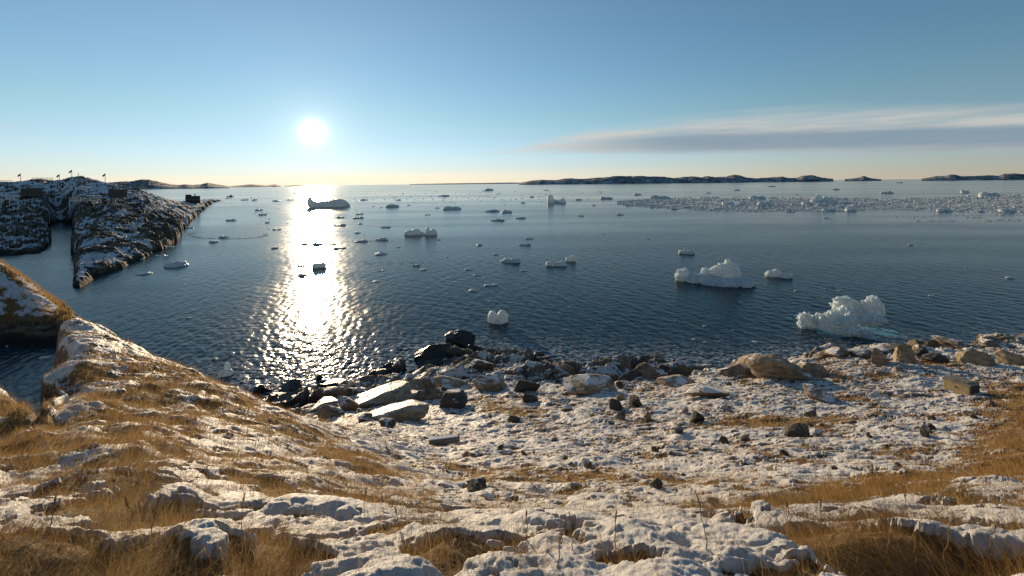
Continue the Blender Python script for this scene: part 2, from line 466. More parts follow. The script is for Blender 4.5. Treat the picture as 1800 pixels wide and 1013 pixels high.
def ground_fields(X, Y, fine=True):
    """height, snow, grass, rock on the near slope"""
    u = X / np.maximum(Y, .4)
    wgt = np.exp(-((u - (95 - CX) / F) / .09) ** 2) * sstep(6, 10, Y)
    Xw = X + wgt * (.9 * fbm(X * .35, Y * .4, 61, 3, .5))
    z = base_z(Xw, Y)
    sd = shore_d(X, Y)
    R = np.hypot(X, Y)
    near = 1 - sstep(4.0, 9.0, R)
    mid = sstep(4.0, 9.0, R)
    left = 1 - sstep((560 - CX) / F, (800 - CX) / F, u)
    # rock: a broken belt along the shore, and knuckles here and there
    toshore = sd - Y
    belt = 1 - sstep(4.0, 15.0, toshore + 5 * fbm(X * .12, Y * .12, 5, 3))
    belt = np.where(u < (520 - CX) / F, np.clip(1 - sstep(10, 17, toshore), 0, 1), belt)
    rk = ridged(X * .16 + .25 * Y * .16, Y * .26, 21, 5)
    rough = ridged(X * .55 + .2 * Y, Y * .8, 25, 4)
    s1 = np.full(X.shape, .5); s2 = s1.copy(); e1 = np.ones(X.shape)
    ix_ = belt > 1e-3
    if ix_.any():
        bx, by = X[ix_], Y[ix_]
        wx_, wy_ = bx + .5 * fbm(bx * .5, by * .5, 26, 3), by + .5 * fbm(bx * .5, by * .5, 27, 3)
        ca_, sa_ = math.cos(.35), math.sin(.35)
        s1[ix_], e1[ix_] = slabs((wx_ * ca_ + wy_ * sa_) * .17, (-wx_ * sa_ + wy_ * ca_) * .36, 28, .8)
        s2[ix_], _ = slabs((wx_ * ca_ + wy_ * sa_) * .55, (-wx_ * sa_ + wy_ * ca_) * 1.05, 34, .9)
    gap = sstep(.0, .13, e1)
    z = z + belt * (.55 * (rk - .25) + 1.5 * (s1 - .5) + .42 * (s2 - .5) - .7 * (1 - gap) + .07 * (rough - .2)) * sstep(-7, 1.0, toshore)
    # hummocks
    hum = fbm(X * .35, Y * .45, 3, 3)
    z = z + mid * (.30 * hum + .13 * fbm(X * 1.1, Y * 1.6, 4, 3)) * (1 - .6 * belt)
    for hx, hy, r, h in HUMPS:
        z = z + h * np.exp(-((X - hx) ** 2 + (Y - hy) ** 2 * 1.6) / (r * r))
    g = .85 * stroke_mask(X + .25 * noise2(X * 1.3, Y * 1.3, 71) * (.3 + mid), Y + .25 * noise2(X * 1.3, Y * 1.3, 72) * (.3 + mid), GRASS)
    g = g * np.clip(.85 + 1.5 * fbm(X * .9 + .4 * Y, Y * 1.3, 73, 4, .6), 0, 1.3)
    # warped puffs of old snow
    wx = X + .25 * fbm(X * 1.1, Y * 1.1, 8, 2); wy = Y + .25 * fbm(X * 1.1, Y * 1.1, 9, 2)
    puff = np.sqrt(billow(wx * 1.15, wy * 1.8, 11, 3, .45) + .002)
    puff2 = np.sqrt(billow(wx * 3.6, wy * 5.0, 12, 2, .45) + .002)
    clod = fbm(X * 2.2, Y * 3.4, 13, 4, .55)
    # snow cover
    big = fbm(X * .25 + 7, Y * .4, 14, 3)
    fine = fbm(X * 4.2 - Y * .8, Y * 7.5 + X, 19, 4, .65)
    sn_near = .22 + 1.25 * fbm(X * 1.5, Y * 2.2, 15, 5, .6) + .5 * (puff - .35) + .45 * fine
    along = fbm(X * 1.3 - Y * .3, Y * 2.8 + X * .4, 16, 5, .70)
    sn_mid = .20 + 1.25 * along + .55 * big + .75 * fine
    s = sn_near * near + sn_mid * mid
    sn_left = .33 + 1.6 * fbm(X * .8 + Y * .4, Y * 1.2 - X * .3, 17, 5, .6)
    sn_left = sn_left + .7 * fine
    s = s * (1 - left * mid) + sn_left * left * mid
    s = s - (1.25 * near + .95 * mid) * g
    slopey = 0
    s = s - belt * (.24 + .5 * (1 - gap) - 1.4 * fbm(X * .3, Y * .42, 18, 4) + .5 * (s1 - .5) - .35 * (s2 - .5))
    s = s - 2.0 * (1 - sstep(-1.0, 3.0, toshore + 1.5 * rough))
    snow = sstep(-.04, .10, s)
    depth = .04 + .025 * near
    z = z + snow * depth + snow * near * (.20 * (puff - .45) + .022 * (puff2 - .4)) + snow * mid * (1 - belt) * .10 * (puff - .4)
    z = z + (1 - snow) * (1 - belt) * (.035 * near + .05 * mid) * clod * 1.3
    z = z + near * (.016 * fbm(X * 7, Y * 9, 41, 3, .6) + .011 * fbm(X * 15, Y * 18, 42, 3, .6)) + mid * .03 * fbm(X * 4, Y * 6, 43, 3, .6)
    rock = belt * (1 - snow)
    grass = np.clip(g + (1 - belt) * ((1 - snow) * .45 + .17 + .10 * mid + .22 * left * mid), 0, 1.2)
    return z, snow, grass, rock, belt

nu, nv = 1250, 980
uu = np.concatenate([-np.geomspace(9.0, (CX + 75) / F, 90), np.linspace((-70 - CX) / F, (1890 - CX) / F, nu), np.geomspace((1895 - CX) / F, 9.0, 90)]); nu = len(uu)
lv = np.concatenate([np.linspace(math.log(.46), math.log(1.6), 60)[:-1], np.linspace(math.log(1.6), math.log(14), 460)[:-1], np.linspace(math.log(14), math.log(60), nv - 518)])
nv = len(lv)
U2, L2 = np.meshgrid(uu, np.exp(lv), indexing='ij')
GX = (U2 * L2); GY = L2
gz, g_snow, g_grass, g_rock, g_belt = ground_fields(GX, GY)

mg, t, p, out = material('snowy_turf')
geo = t.n('ShaderNodeNewGeometry'); pos = geo.outputs['Position']
sn, gr, rk = (t.attr(k).outputs['Fac'] for k in ('snow', 'grass', 'rock'))
n1 = t.noise(pos, 3.0, 8, .65); n2 = t.noise(pos, 22.0, 6, .65); n3 = t.noise(pos, .5, 5, .6)
nst = t.noise(t.mapping(pos, (2.5, 7, 7), (0, 0, .3)), 1.6, 8, .7)
turf = t.mix(t.ss(n1, .35, .68), (.085, .055, .026), (.27, .17, .075))
turf = t.mix(t.ss(n2, .45, .75), turf, (.33, .22, .10))
turf = t.mix(t.m('MULTIPLY', t.ss(n3, .5, .7), .6), turf, (.15, .07, .025))
rockc = t.mix(t.ss(nst, .38, .66), (.085, .068, .050), (.34, .26, .17))
rockc = t.mix(t.ss(n2, .5, .8), rockc, (.20, .17, .13))
wet = t.attr('wet').outputs['Fac']
rockc = t.mix(wet, rockc, (.022, .020, .018))
gcol = t.mix(t.ss(rk, .25, .6), turf, rockc)
edge = t.m('ADD', sn, t.m('MULTIPLY', t.m('SUBTRACT', t.noise(pos, 11.0, 8, .75), .5), 1.7))
edge = t.ss(edge, .42, .62)
snowc = t.mix(t.ss(n1, .4, .8), (.56, .55, .535), (.43, .41, .385))
litter = t.m('MULTIPLY', t.ss(t.noise(pos, 26.0, 5, .75), .57, .66), t.ss(n1, .40, .62))
c = t.mix(t.m('MULTIPLY', edge, t.m('SUBTRACT', 1.0, t.m('MULTIPLY', litter, .75))), gcol, snowc)
t.l(c, p.inputs['Base Color'])
t.l(t.mix(edge, t.mix(wet, (.85,) * 3, (.28,) * 3), (.6,) * 3), p.inputs['Roughness'])
p.inputs['Specular IOR Level'].default_value = .35
b1 = t.n('ShaderNodeBump', i_Strength=.8, i_Distance=.035); t.l(t.m('ADD', t.noise(pos, 9.0, 8, .7), t.m('ADD', t.m('MULTIPLY', n2, .5), t.m('MULTIPLY', t.noise(pos, 70.0, 4, .7), .25))), b1.inputs['Height'])
b2 = t.n('ShaderNodeBump', i_Strength=.6, i_Distance=.15); t.l(nst, b2.inputs['Height']); t.l(b1.outputs[0], b2.inputs['Normal']); t.l(t.m('MULTIPLY', rk, .9), b2.inputs['Strength'])
t.l(b2.outputs[0], p.inputs['Normal'])

ds_ = np.gradient(gz, axis=1) / np.maximum(np.gradient(GY, axis=1), 1e-4); du_ = np.gradient(gz, axis=0) / np.maximum(np.gradient(GX, axis=0), 1e-4)
steep = sstep(1.3, 2.4, np.hypot(ds_, du_)) * sstep(5, 9, GY)
g_snow = g_snow * (1 - .8 * steep); g_rock = np.maximum(g_rock, steep)
wetv = (1 - sstep(.3, 1.8, gz + .5 * noise2(GX * .8, GY * .8, 91)))
me = mesh_np('ground', np.stack([GX, GY, gz], -1).reshape(-1, 3), grid_faces(nu, nv), mg, True, {'snow': g_snow, 'grass': g_grass, 'rock': g_rock, 'wet': wetv})
ground = tag(link('ground', me), kind='structure')

def ground_z(X, Y):
    X = np.atleast_1d(np.asarray(X, float)); Y = np.atleast_1d(np.asarray(Y, float))
    return ground_fields(X, Y)[0]
def ray_ground(px, py):
    """the point of the near slope seen at a pixel"""
    a, b = slope(px, py)
    d = np.exp(np.linspace(math.log(1.3), math.log(58), 700))
    for _ in range(2):
        z = ground_z(a * d, d)
        hit = z >= H + b * d
        k = int(np.argmax(hit)) if hit.any() else len(d) - 1
        d_ = d; d = np.linspace(d[max(k - 2, 0)], d[k], 40)
    return Vector((a * d_[k], d_[k], z[k])), d_[k]
# ------------------------------------------------------------------ sea
nu_s, nv_s = 1300, 1000
us = np.concatenate([np.linspace(-3.5, (-270 - CX) / F, 60), np.linspace((-260 - CX) / F, (2060 - CX) / F, nu_s), np.linspace((2070 - CX) / F, 3.5, 60)]); nu_s = len(us)
ds = np.concatenate([np.exp(np.linspace(math.log(26), math.log(700), 860))[:-1], np.exp(np.linspace(math.log(700), math.log(90000), nv_s - 859))])
US, DS = np.meshgrid(us, ds, indexing='ij')
SX, SY = US * DS, DS
cell = np.gradient(ds)[None, :]
sz = np.zeros_like(SX)
wr = np.random.default_rng(3)
gust = fbm(SX * .012, SY * .012, 201, 3)
for k in range(46):
    lam = 0.42 * 1.075 ** k if k < 36 else wr.uniform(1.5, 6)
    ang_w = math.radians(wr.normal(200, 34))
    kx, ky = math.cos(ang_w) * 2 * math.pi / lam, math.sin(ang_w) * 2 * math.pi / lam
    amp = WAVE * lam ** .9 / (1 + (lam / 1.5) ** 2)
    keep = sstep(2.0, 4.5, lam / np.maximum(cell, .02))
    ph = wr.uniform(0, 6.28)
    wob = 1.5 * noise2(SX / (lam * 6), SY / (lam * 6), 300 + k)
    s = np.sin(kx * SX + ky * SY + ph + wob)
    sz += amp * keep * (s + .25 * np.cos(2 * (kx * SX + ky * SY + ph + wob))) * (1 + .5 * gust) * (1 + .5 * np.exp(-((SY - 50) / 28) ** 2))
# broken water where the swell meets the shore rocks
cx, cy = sea_at(600, 640)[0][:2]
surf = np.exp(-(((SX - cx) / 17) ** 2 + ((SY - cy) / 9.5) ** 2))
fin = SY < 90
ch = np.zeros_like(sz)
ch[fin] = ridged(SX[fin] * 1.5 + .3 * noise2(SX[fin], SY[fin], 7), SY[fin] * 1.7, 206, 4, .6)
sz += surf * .11 * ch
sz *= 1 - sstep(300, 900, SY)
msea, t, p, out = material('sea_water')
geo = t.n('ShaderNodeNewGeometry'); pos = geo.outputs['Position']
p.inputs['Base Color'].default_value = (.006, .029, .044, 1)
p.inputs['IOR'].default_value = 1.15
dist = t.n('ShaderNodeVectorMath', operation='LENGTH'); t.l(pos, dist.inputs[0])
far = t.ss(dist.outputs['Value'], 60.0, 900.0)
calm = t.noise(t.mapping(pos, (.0016, .010, 1)), 1.0, 5, .6, .3)
calm2 = t.noise(t.mapping(pos, (.006, .03, 1)), 1.0, 4, .6, .3)
calmf = t.ss(t.m('ADD', t.m('MULTIPLY', calm, .6), t.m('MULTIPLY', calm2, .4)), .38, .60)
rough = t.m('SUBTRACT', .175, t.m('MULTIPLY', far, SEA_ROUGH_FAR))
rough = t.m('MULTIPLY', rough, t.m('ADD', .66, t.m('MULTIPLY', calmf, .46)))
t.l(rough, p.inputs['Roughness'])
foam = t.attr('foam').outputs['Fac']
fm = t.m('MULTIPLY', foam, t.ss(t.noise(t.mapping(pos, (1.4, 2.4, 1)), 1.0, 8, .72, .6), .46, .62))
t.l(t.mix(fm, (.006, .029, .044), (.55, .58, .58)), p.inputs['Base Color'])
bmp = t.n('ShaderNodeBump', i_Strength=.45, i_Distance=.07)
t.l(t.m('ADD', t.noise(t.mapping(pos, (1.0, 1.5, 1)), 2.6, 5, .6), t.m('MULTIPLY', t.noise(t.mapping(pos, (1, 1.6, 1)), .55, 4, .6), 1.6)), bmp.inputs['Height'])
t.l(t.m('ADD', .16, t.m('MULTIPLY', calmf, .30)), bmp.inputs['Strength'])
t.l(bmp.outputs[0], p.inputs['Normal'])
toS = SY - np.interp(US, GU, SHORE_D)
foamv = np.clip(np.exp(-np.maximum(toS - 2.5, 0) / 3.5) * 1.1 + surf * .6, 0, 1) * (SY < 95)
me = mesh_np('sea', np.stack([SX, SY, sz], -1).reshape(-1, 3), grid_faces(nu_s, nv_s), msea, True, {'foam': foamv})
sea = tag(link('sea', me), kind='structure')
# ------------------------------------------------------------------ headland, point, far land
def hgt(px, py, d): return H + slope(px, py)[1] * d
hcols = {
    -260: [(N, 90, -4), (N, 118, 0), (N, 150, 6), (N, 190, 11), (N, 240, 18), (N, 290, 24), (N, 400, 8), (N, 560, -4)],
    0:   [(N, 95, -4), (452, 127, N), (412, 158, N), (372, 205, N), (346, 250, N), (322, 300, N), (N, 400, 8), (N, 560, -4)],
    20:  [(N, 95, -4), (447, 130, N), (412, 158, N), (372, 205, N), (346, 250, N), (325, 300, N), (N, 400, 8), (N, 560, -4)],
    36:  [(N, 96, -4), (444, 133, N), (410, 160, N), (372, 205, N), (345, 250, N), (322, 300, N), (N, 400, 8), (N, 560, -4)],
    60:  [(N, 98, -4), (438, 138, N), (408, 164, N), (372, 207, N), (345, 250, N), (317.5, 305, N), (N, 400, 8), (N, 560, -4)],
    80:  [(N, 100, -4), (430, 145, N), (404, 168, N), (372, 208, N), (347, 255, N), (318.5, 310, N), (N, 400, 8), (N, 560, -4)],
    96:  [(N, 85, -4), (490, 95, N), (440, 120, N), (390, 165, N), (349, 255, N), (322.5, 315, N), (N, 410, 8), (N, 570, -4)],
    115: [(N, 72, -4), (512, 82, N), (460, 103, N), (405, 148, N), (350, 250, N), (316.5, 315, N), (N, 410, 8), (N, 570, -4)],
    138: [(N, 74, -4), (510, 83, N), (462, 104, N), (402, 150, N), (350, 230, N), (311.5, 315, N), (N, 410, 8), (N, 570, -4)],
    165: [(N, 80, -4), (492, 93, N), (455, 106, N), (400, 150, N), (350, 230, N), (320, 310, N), (N, 410, 6), (N, 570, -4)],
    200: [(N, 90, -4), (477, 102, N), (440, 117, N), (392, 158, N), (354, 225, N), (327, 295, N), (N, 400, 5), (N, 570, -4)],
    250: [(N, 108, -4), (452, 121, N), (418, 140, N), (380, 188, N), (354, 240, N), (338, 290, N), (N, 400, 3), (N, 560, -4)],
    290: [(N, 130, -4), (432, 143, N), (405, 164, N), (380, 205, N), (363, 260, N), (353, 300, N), (N, 420, 3), (N, 560, -4)],
    318: [(N, 158, -4), (414, 173, N), (397, 186, N), (386, 225, N), (372, 280, N), (360, 340, N), (N, 440, 3), (N, 560, -4)],
    334: [(N, 232, -4), (386, 258, N), (381, 270, N), (374, 310, N), (364, 350, N), (356, 400, N), (N, 470, 3), (N, 580, -4)],
    352: [(N, 300, -4), (371, 345, N), (366, 360, N), (362, 390, N), (358, 420, N), (354.5, 450, N), (N, 500, 2), (N, 600, -4)],
    372: [(N, 430, -4), (354.0, 560, N), (352.6, 575, N), (351, 590, N), (350.2, 600, N), (349.5, 610, N), (N, 640, 1), (N, 680, -4)],
    392: [(N, 430, -4), (N, 570, -2), (N, 580, -1.0), (N, 590, -.8), (N, 600, -.8), (N, 610, -.8), (N, 640, -2), (N, 680, -4)],
    420: [(N, 430, -4), (N, 570, -4), (N, 580, -4), (N, 590, -4), (N, 600, -4), (N, 610, -4), (N, 640, -4), (N, 680, -4)],
}
HU = np.linspace((-255 - CX) / F, (415 - CX) / F, 640)
HL = np.linspace(math.log(74), math.log(670), 520)
dk2, zk2 = knot_table(hcols, HU, 6 / F)
HT = np.stack([pchip(dk2[:, i], zk2[:, i], np.exp(HL)) for i in range(len(HU))])
HUg, HLg = np.meshgrid(HU, HL, indexing='ij')
HD = np.exp(HLg); HX = HUg * HD
# the narrow inlet that cuts into the headland
pxg = HUg * F + CX
wob = 9 * noise2(np.log(HD) * 7, HD * 0, 401) + 5 * noise2(np.log(HD) * 25, HD * 0, 402)
cut = (1 - sstep(3, 36, np.abs(pxg - (106 + wob)))) * (1 - sstep(240, 285, HD))
fu = np.arange(len(HU))[:, None] + 13 * fbm(HX * .06, HD * .06, 403, 4, .6); fl = np.arange(len(HL))[None, :] + 15 * fbm(HX * .05, HD * .05, 404, 4, .6) * (HD < 330)
fu = np.clip(fu, 0, len(HU) - 1.01); fl = np.clip(fl, 0, len(HL) - 1.01); iu, il = fu.astype(int), fl.astype(int); fu -= iu; fl -= il
HT = HT[iu, il] * (1 - fu) * (1 - fl) + HT[iu + 1, il] * fu * (1 - fl) + HT[iu, il + 1] * (1 - fu) * fl + HT[iu + 1, il + 1] * fu * fl
HT = HT + .7 * sstep(-.4, .4, HT)
# sloping strata: long ribs that run down to the water
rot = .5
ax, ay = HX * math.cos(rot) + HD * math.sin(rot), -HX * math.sin(rot) + HD * math.cos(rot)
rib = ridged(ax * .085, ay * .030, 410, 5, .55)
rib2 = ridged(ax * .24, ay * .12, 420, 4, .55)
blk = np.round(fbm(ax * .10, ay * .06, 430, 3) * 5) / 5
landm = sstep(-1.0, 2.0, HT)
sc = np.clip((HD - 70) / 130, .22, 1.0) * (1 - .75 * sstep(330, 380, HD) * (pxg > 330)) * (1 - .70 * sstep(180, 260, HD))
rib3 = ridged(ax * .6, ay * .35, 425, 3, .55)
ws = 3 * fbm(HX * .08, HD * .08, 426, 3)
s1h, e1h = slabs((ax + ws) * .12, (ay - ws) * .22, 427, 1.0)
s2h, e2h = slabs((ax + ws) * .40, (ay - ws) * .62, 433, 1.0)
hz = HT + landm * sc * (2.6 * (s1h - .5) + 1.3 * (s2h - .5) - .8 * (1 - sstep(0, .2, e1h)) + 1.6 * (rib - .30) + 1.0 * (rib2 - .25) + .8 * (rib3 - .3) + .8 * blk)
hz = hz * (1 - cut) + np.minimum(hz, -3.0) * cut
hz = np.where((cut > .3) & (HD < 245), np.minimum(hz, -.8), hz)
hz = np.where((np.abs(pxg - 92) < 20) & (HD < 138), np.minimum(hz, -.8), hz)
hz = np.where(HD < 300, hz, np.minimum(hz, HT + 1.2))
gh = np.gradient(hz, axis=1) / np.gradient(HD, axis=1); gw = np.gradient(hz, axis=0) / np.gradient(HX, axis=0)
flat = 1 - sstep(.25, 1.1, np.hypot(gh, gw))
hsn = sstep(-.02, .22, -.12 + .55 * flat + 1.25 * fbm(ax * .10, ay * .16, 440, 5, .65) - .35 * (s1h - .5) - .30 * (s2h - .5) + .25 * (.40 - rib) + .10 * sstep(2, 9, hz) - 1.2 * (1 - sstep(.3, 1.6, hz)))
mh, t, p, out = material('headland_rock')
geo = t.n('ShaderNodeNewGeometry'); pos = geo.outputs['Position']
sn, wet, gr = (t.attr(k).outputs['Fac'] for k in ('snow', 'wet', 'grass'))
a1 = t.noise(t.mapping(pos, (.5, .5, 1.6), (0, 0, .5)), 1.0, 8, .7); a2 = t.noise(pos, 1.6, 6, .7)
rc = t.mix(t.ss(a1, .36, .66), (.036, .029, .023), (.25, .19, .125))
rc = t.mix(t.ss(a2, .5, .75), rc, (.12, .085, .05))
rc = t.mix(t.m('MULTIPLY', gr, t.ss(a2, .3, .55)), rc, (.27, .16, .06))
rc = t.mix(wet, rc, (.020, .019, .018))
ed = t.ss(t.m('ADD', sn, t.m('MULTIPLY', t.m('SUBTRACT', t.noise(pos, .9, 8, .72), .5), 1.5)), .40, .62)
t.l(t.mix(ed, rc, (.68, .69, .71)), p.inputs['Base Color'])
p.inputs['Roughness'].default_value = .85; p.inputs['Specular IOR Level'].default_value = .12
bb = t.n('ShaderNodeBump', i_Strength=.9, i_Distance=.8); t.l(t.m('ADD', a1, t.m('MULTIPLY', a2, .5)), bb.inputs['Height']); t.l(bb.outputs[0], p.inputs['Normal'])
me = mesh_np('headland', np.stack([HX, HD, hz], -1).reshape(-1, 3), grid_faces(*hz.shape), mh, True,
             {'snow': hsn, 'wet': 1 - sstep(.5, 2.0, hz + .8 * rib2), 'grass': hz * 0})
tag(link('headland', me), kind='structure')
def ray_head(px, py):
    a, b = slope(px, py)
    i = int(np.clip(round((a - HU[0]) / (HU[1] - HU[0])), 0, len(HU) - 1))
    k = np.argmax(hz[i] >= H + b * np.exp(HL)) if (hz[i] >= H + b * np.exp(HL)).any() else int(np.argmax(hz[i] / np.exp(HL) - H / np.exp(HL)))
    d = math.exp(HL[k])
    return Vector((a * d, d, hz[i, k])), d
def head_z(px, d):
    i = int(np.clip(round(((px - CX) / F - HU[0]) / (HU[1] - HU[0])), 0, len(HU) - 1))
    j = int(np.clip(round((math.log(d) - HL[0]) / (HL[1] - HL[0])), 0, len(HL) - 1))
    return hz[i, j]

# the grassy point between the slope and the inlet
pc = {
    -300: [(N, 46, -3), (N, 52, 0), (N, 55, 2.0), (N, 60, 8), (N, 66, 14), (N, 76, 10), (N, 92, -3)],
    0:  [(N, 47, -3), (607, 54.5, N), (575, 57, N), (525, 60.5, N), (461, 66, N), (N, 74, 6), (N, 88, -3)],
    50: [(N, 47, -3), (603, 54.8, N), (573, 57, N), (535, 60, N), (498, 65, N), (N, 72, 4), (N, 84, -3)],
    95: [(N, 47, -3), (598, 55, N), (572, 57, N), (556, 59, N), (541, 62, N), (N, 68, 2), (N, 78, -3)],
    135: [(N, 47, -3), (594, 55.5, N), (582, 57, N), (573, 58.5, N), (568, 60, N), (N, 64, .6), (N, 72, -3)],
    175: [(N, 47, -3.2), (N, 55, -3), (N, 57, -3), (N, 59, -3), (N, 62, -3), (N, 66, -3), (N, 76, -4)],
}
PU = np.linspace((-290 - CX) / F, (174 - CX) / F, 420); PL = np.linspace(47.5, 88, 260)
dk3, zk3 = knot_table(pc, PU, 8 / F)
PT = np.stack([pchip(dk3[:, i], zk3[:, i], PL) for i in range(len(PU))])
PUg, PLg = np.meshgrid(PU, PL, indexing='ij'); PX = PUg * PLg
rr = ridged(PX * .3, PLg * .4, 460, 4)
lm = sstep(-.8, 1.2, PT)
lowp = 1 - sstep(1.6, 3.0, PT)
pz = PT + lm * (.35 * fbm(PX * .5, PLg * .5, 461, 4) + lowp * 1.0 * (rr - .3))
psn = sstep(0, .2, .25 + 1.1 * fbm(PX * .35 + PLg * .2, PLg * .7, 462, 5, .6) - 1.5 * lowp - .5 * sstep(.2, .8, fbm(PX * .2, PLg * .3, 463, 2) + .5 * sstep(62, 66, PLg)))
me = mesh_np('grassy_point', np.stack([PX, PLg, pz], -1).reshape(-1, 3), grid_faces(*pz.shape), mh, True,
             {'snow': psn, 'wet': 1 - sstep(.5, 1.5, pz), 'grass': (1 - lowp)})
tag(link('grassy_point', me), kind='structure')

# far hills over the water
mhill, t, p, out = material('far_hill')
geo = t.n('ShaderNodeNewGeometry'); pos = geo.outputs['Position']
sepn = t.n('ShaderNodeSeparateXYZ'); t.l(geo.outputs['Normal'], sepn.inputs[0])
h1 = t.noise(t.mapping(pos, (1, 1, 2.5)), .012, 8, .7); h2 = t.noise(t.mapping(pos, (1, 1, 3)), .05, 6, .7)
sn = t.ss(t.m('ADD', t.m('MULTIPLY', h1, .7), t.m('ADD', t.m('MULTIPLY', h2, .5), t.m('MULTIPLY', sepn.outputs[2], .25))), .78, 1.0)
hc = t.mix(sn, t.mix(t.ss(h2, .4, .6), (.030, .030, .032), (.085, .078, .072)), (.62, .66, .70))
t.l(hc, p.inputs['Base Color']); p.inputs['Roughness'].default_value = .9; p.inputs['Specular IOR Level'].default_value = .1
def far_land(name, prof, d0, depth, rough, seed):
    pxs = np.array([a for a, b in prof], float); pys = np.array([b for a, b in prof], float)
    n = int((pxs[-1] - pxs[0]) * 2.2) + 8; m = 46
    x = np.linspace(pxs[0], pxs[-1], n)
    base = np.array([CY - (q - CX) * SR / CR for q in x])
    top = np.interp(x, pxs, pys)
    hpx = np.maximum(base - top, 0) * .84
    v = np.linspace(0, 1, m)
    U, V = np.meshgrid((x - CX) / F, v, indexing='ij')
    D = d0 + depth * V
    crest = .62
    env = np.where(V < crest, np.sin(V / crest * math.pi / 2) ** .8, np.cos((V - crest) / (1 - crest) * math.pi / 2))
    hh = hpx[:, None] / F * (d0 + depth * crest) + H * 1.0 * (hpx[:, None] > .2)
    X = U * D
    s = d0 / 6000
    nz = ridged(X / (330 * s), D / (420 * s), seed, 5, .55)
    Z = hh * env * (.84 + .22 * (nz - .1) * rough) - 6 * (1 - sstep(0, .05, V)) + hh * .07 * rough * fbm(X / (60 * s), D / (110 * s), seed + 5, 3)
    Z = np.where(hpx[:, None] < .2, -6, Z)
    me = mesh_np(name, np.stack([X, D, Z], -1).reshape(-1, 3), grid_faces(*Z.shape), mhill, True)
    return tag(link(name, me), kind='structure')
far_land('mountains', [(150, 324), (178, 321.5), (195, 319), (215, 316.5), (232, 316.5), (248, 313), (262, 313), (275, 316.5), (290, 320.5), (300, 323), (312, 324.5), (325, 322.5), (340, 324.5), (352, 323.5), (365, 319.5), (378, 323), (395, 325.5), (408, 328)], 4200, 1500, 1.0, 500)
far_land('mountains', [(400, 327.6), (420, 325.6), (440, 323), (455, 324), (470, 325.5), (484, 323), (497, 326.8)], 8000, 1800, .8, 510)
far_land('hills', [(912, 322), (930, 317.5), (950, 315), (975, 315.5), (1000, 312), (1020, 313), (1040, 312), (1060, 310), (1080, 306.5), (1100, 308), (1125, 307), (1150, 308), (1170, 309), (1185, 312), (1200, 309.5), (1220, 308.5), (1232, 310.5), (1245, 306), (1258, 310), (1275, 309), (1290, 305), (1300, 305.5), (1312, 311), (1330, 313), (1350, 311), (1375, 309), (1385, 312), (1400, 312), (1412, 307), (1430, 306.5), (1445, 311), (1465, 314.5)], 5200, 1300, 1.0, 520)
far_land('hills', [(1485, 314.6), (1500, 312.8), (1509, 311.5), (1518, 307.5), (1528, 312), (1540, 314.2), (1552, 315.6)], 6000, 900, .9, 530)
far_land('hills', [(1620, 314), (1632, 312), (1645, 309), (1660, 308), (1672, 305), (1680, 305), (1690, 309), (1720, 308), (1740, 307), (1755, 308), (1765, 304), (1785, 303), (1800, 305), (1850, 303), (1900, 308), (1950, 306), (2050, 309)], 4600, 1100, 1.0, 540)
far_land('hills', [(500, 326.2), (520, 325), (545, 326.2)], 9000, 900, .6, 550)
far_land('hills', [(720, 323.6), (760, 322.6), (800, 321.8), (850, 321.2), (900, 320.4), (925, 321)], 16000, 1500, .5, 560)

# ------------------------------------------------------------------ boardwalks, flags, hut, boat
def simple_mat(name, c1, c2, scale=8.0, rough=.75, bump=.3, stretch=(1, 1, 1)):
    m, t, p, out = material(name)
    tc = t.n('ShaderNodeTexCoord')
    n = t.noise(t.mapping(tc.outputs['Object'], stretch), scale, 6, .65)
    t.l(t.mix(t.ss(n, .35, .65), c1, c2), p.inputs['Base Color'])
    p.inputs['Roughness'].default_value = rough
    b = t.n('ShaderNodeBump', i_Strength=bump, i_Distance=.02); t.l(n, b.inputs['Height']); t.l(b.outputs[0], p.inputs['Normal'])
    return m
m_wood = simple_mat('pale_timber', (.62, .50, .34), (.78, .66, .48), 3.0, .8, .3, (1, 6, 6))
m_wood_dark = simple_mat('dark_timber', (.055, .045, .035), (.12, .095, .07), 3.0, .85, .3, (6, 1, 6))
m_snowcap = simple_mat('snow_cap', (.76, .78, .80), (.66, .68, .70), 6.0, .6, .5)
m_flag = simple_mat('flag_cloth', (.030, .030, .035), (.07, .06, .06), 2.0, .8, .1)
m_pole = simple_mat('flagpole_paint', (.10, .10, .10), (.16, .16, .15), 4.0, .5, .1)

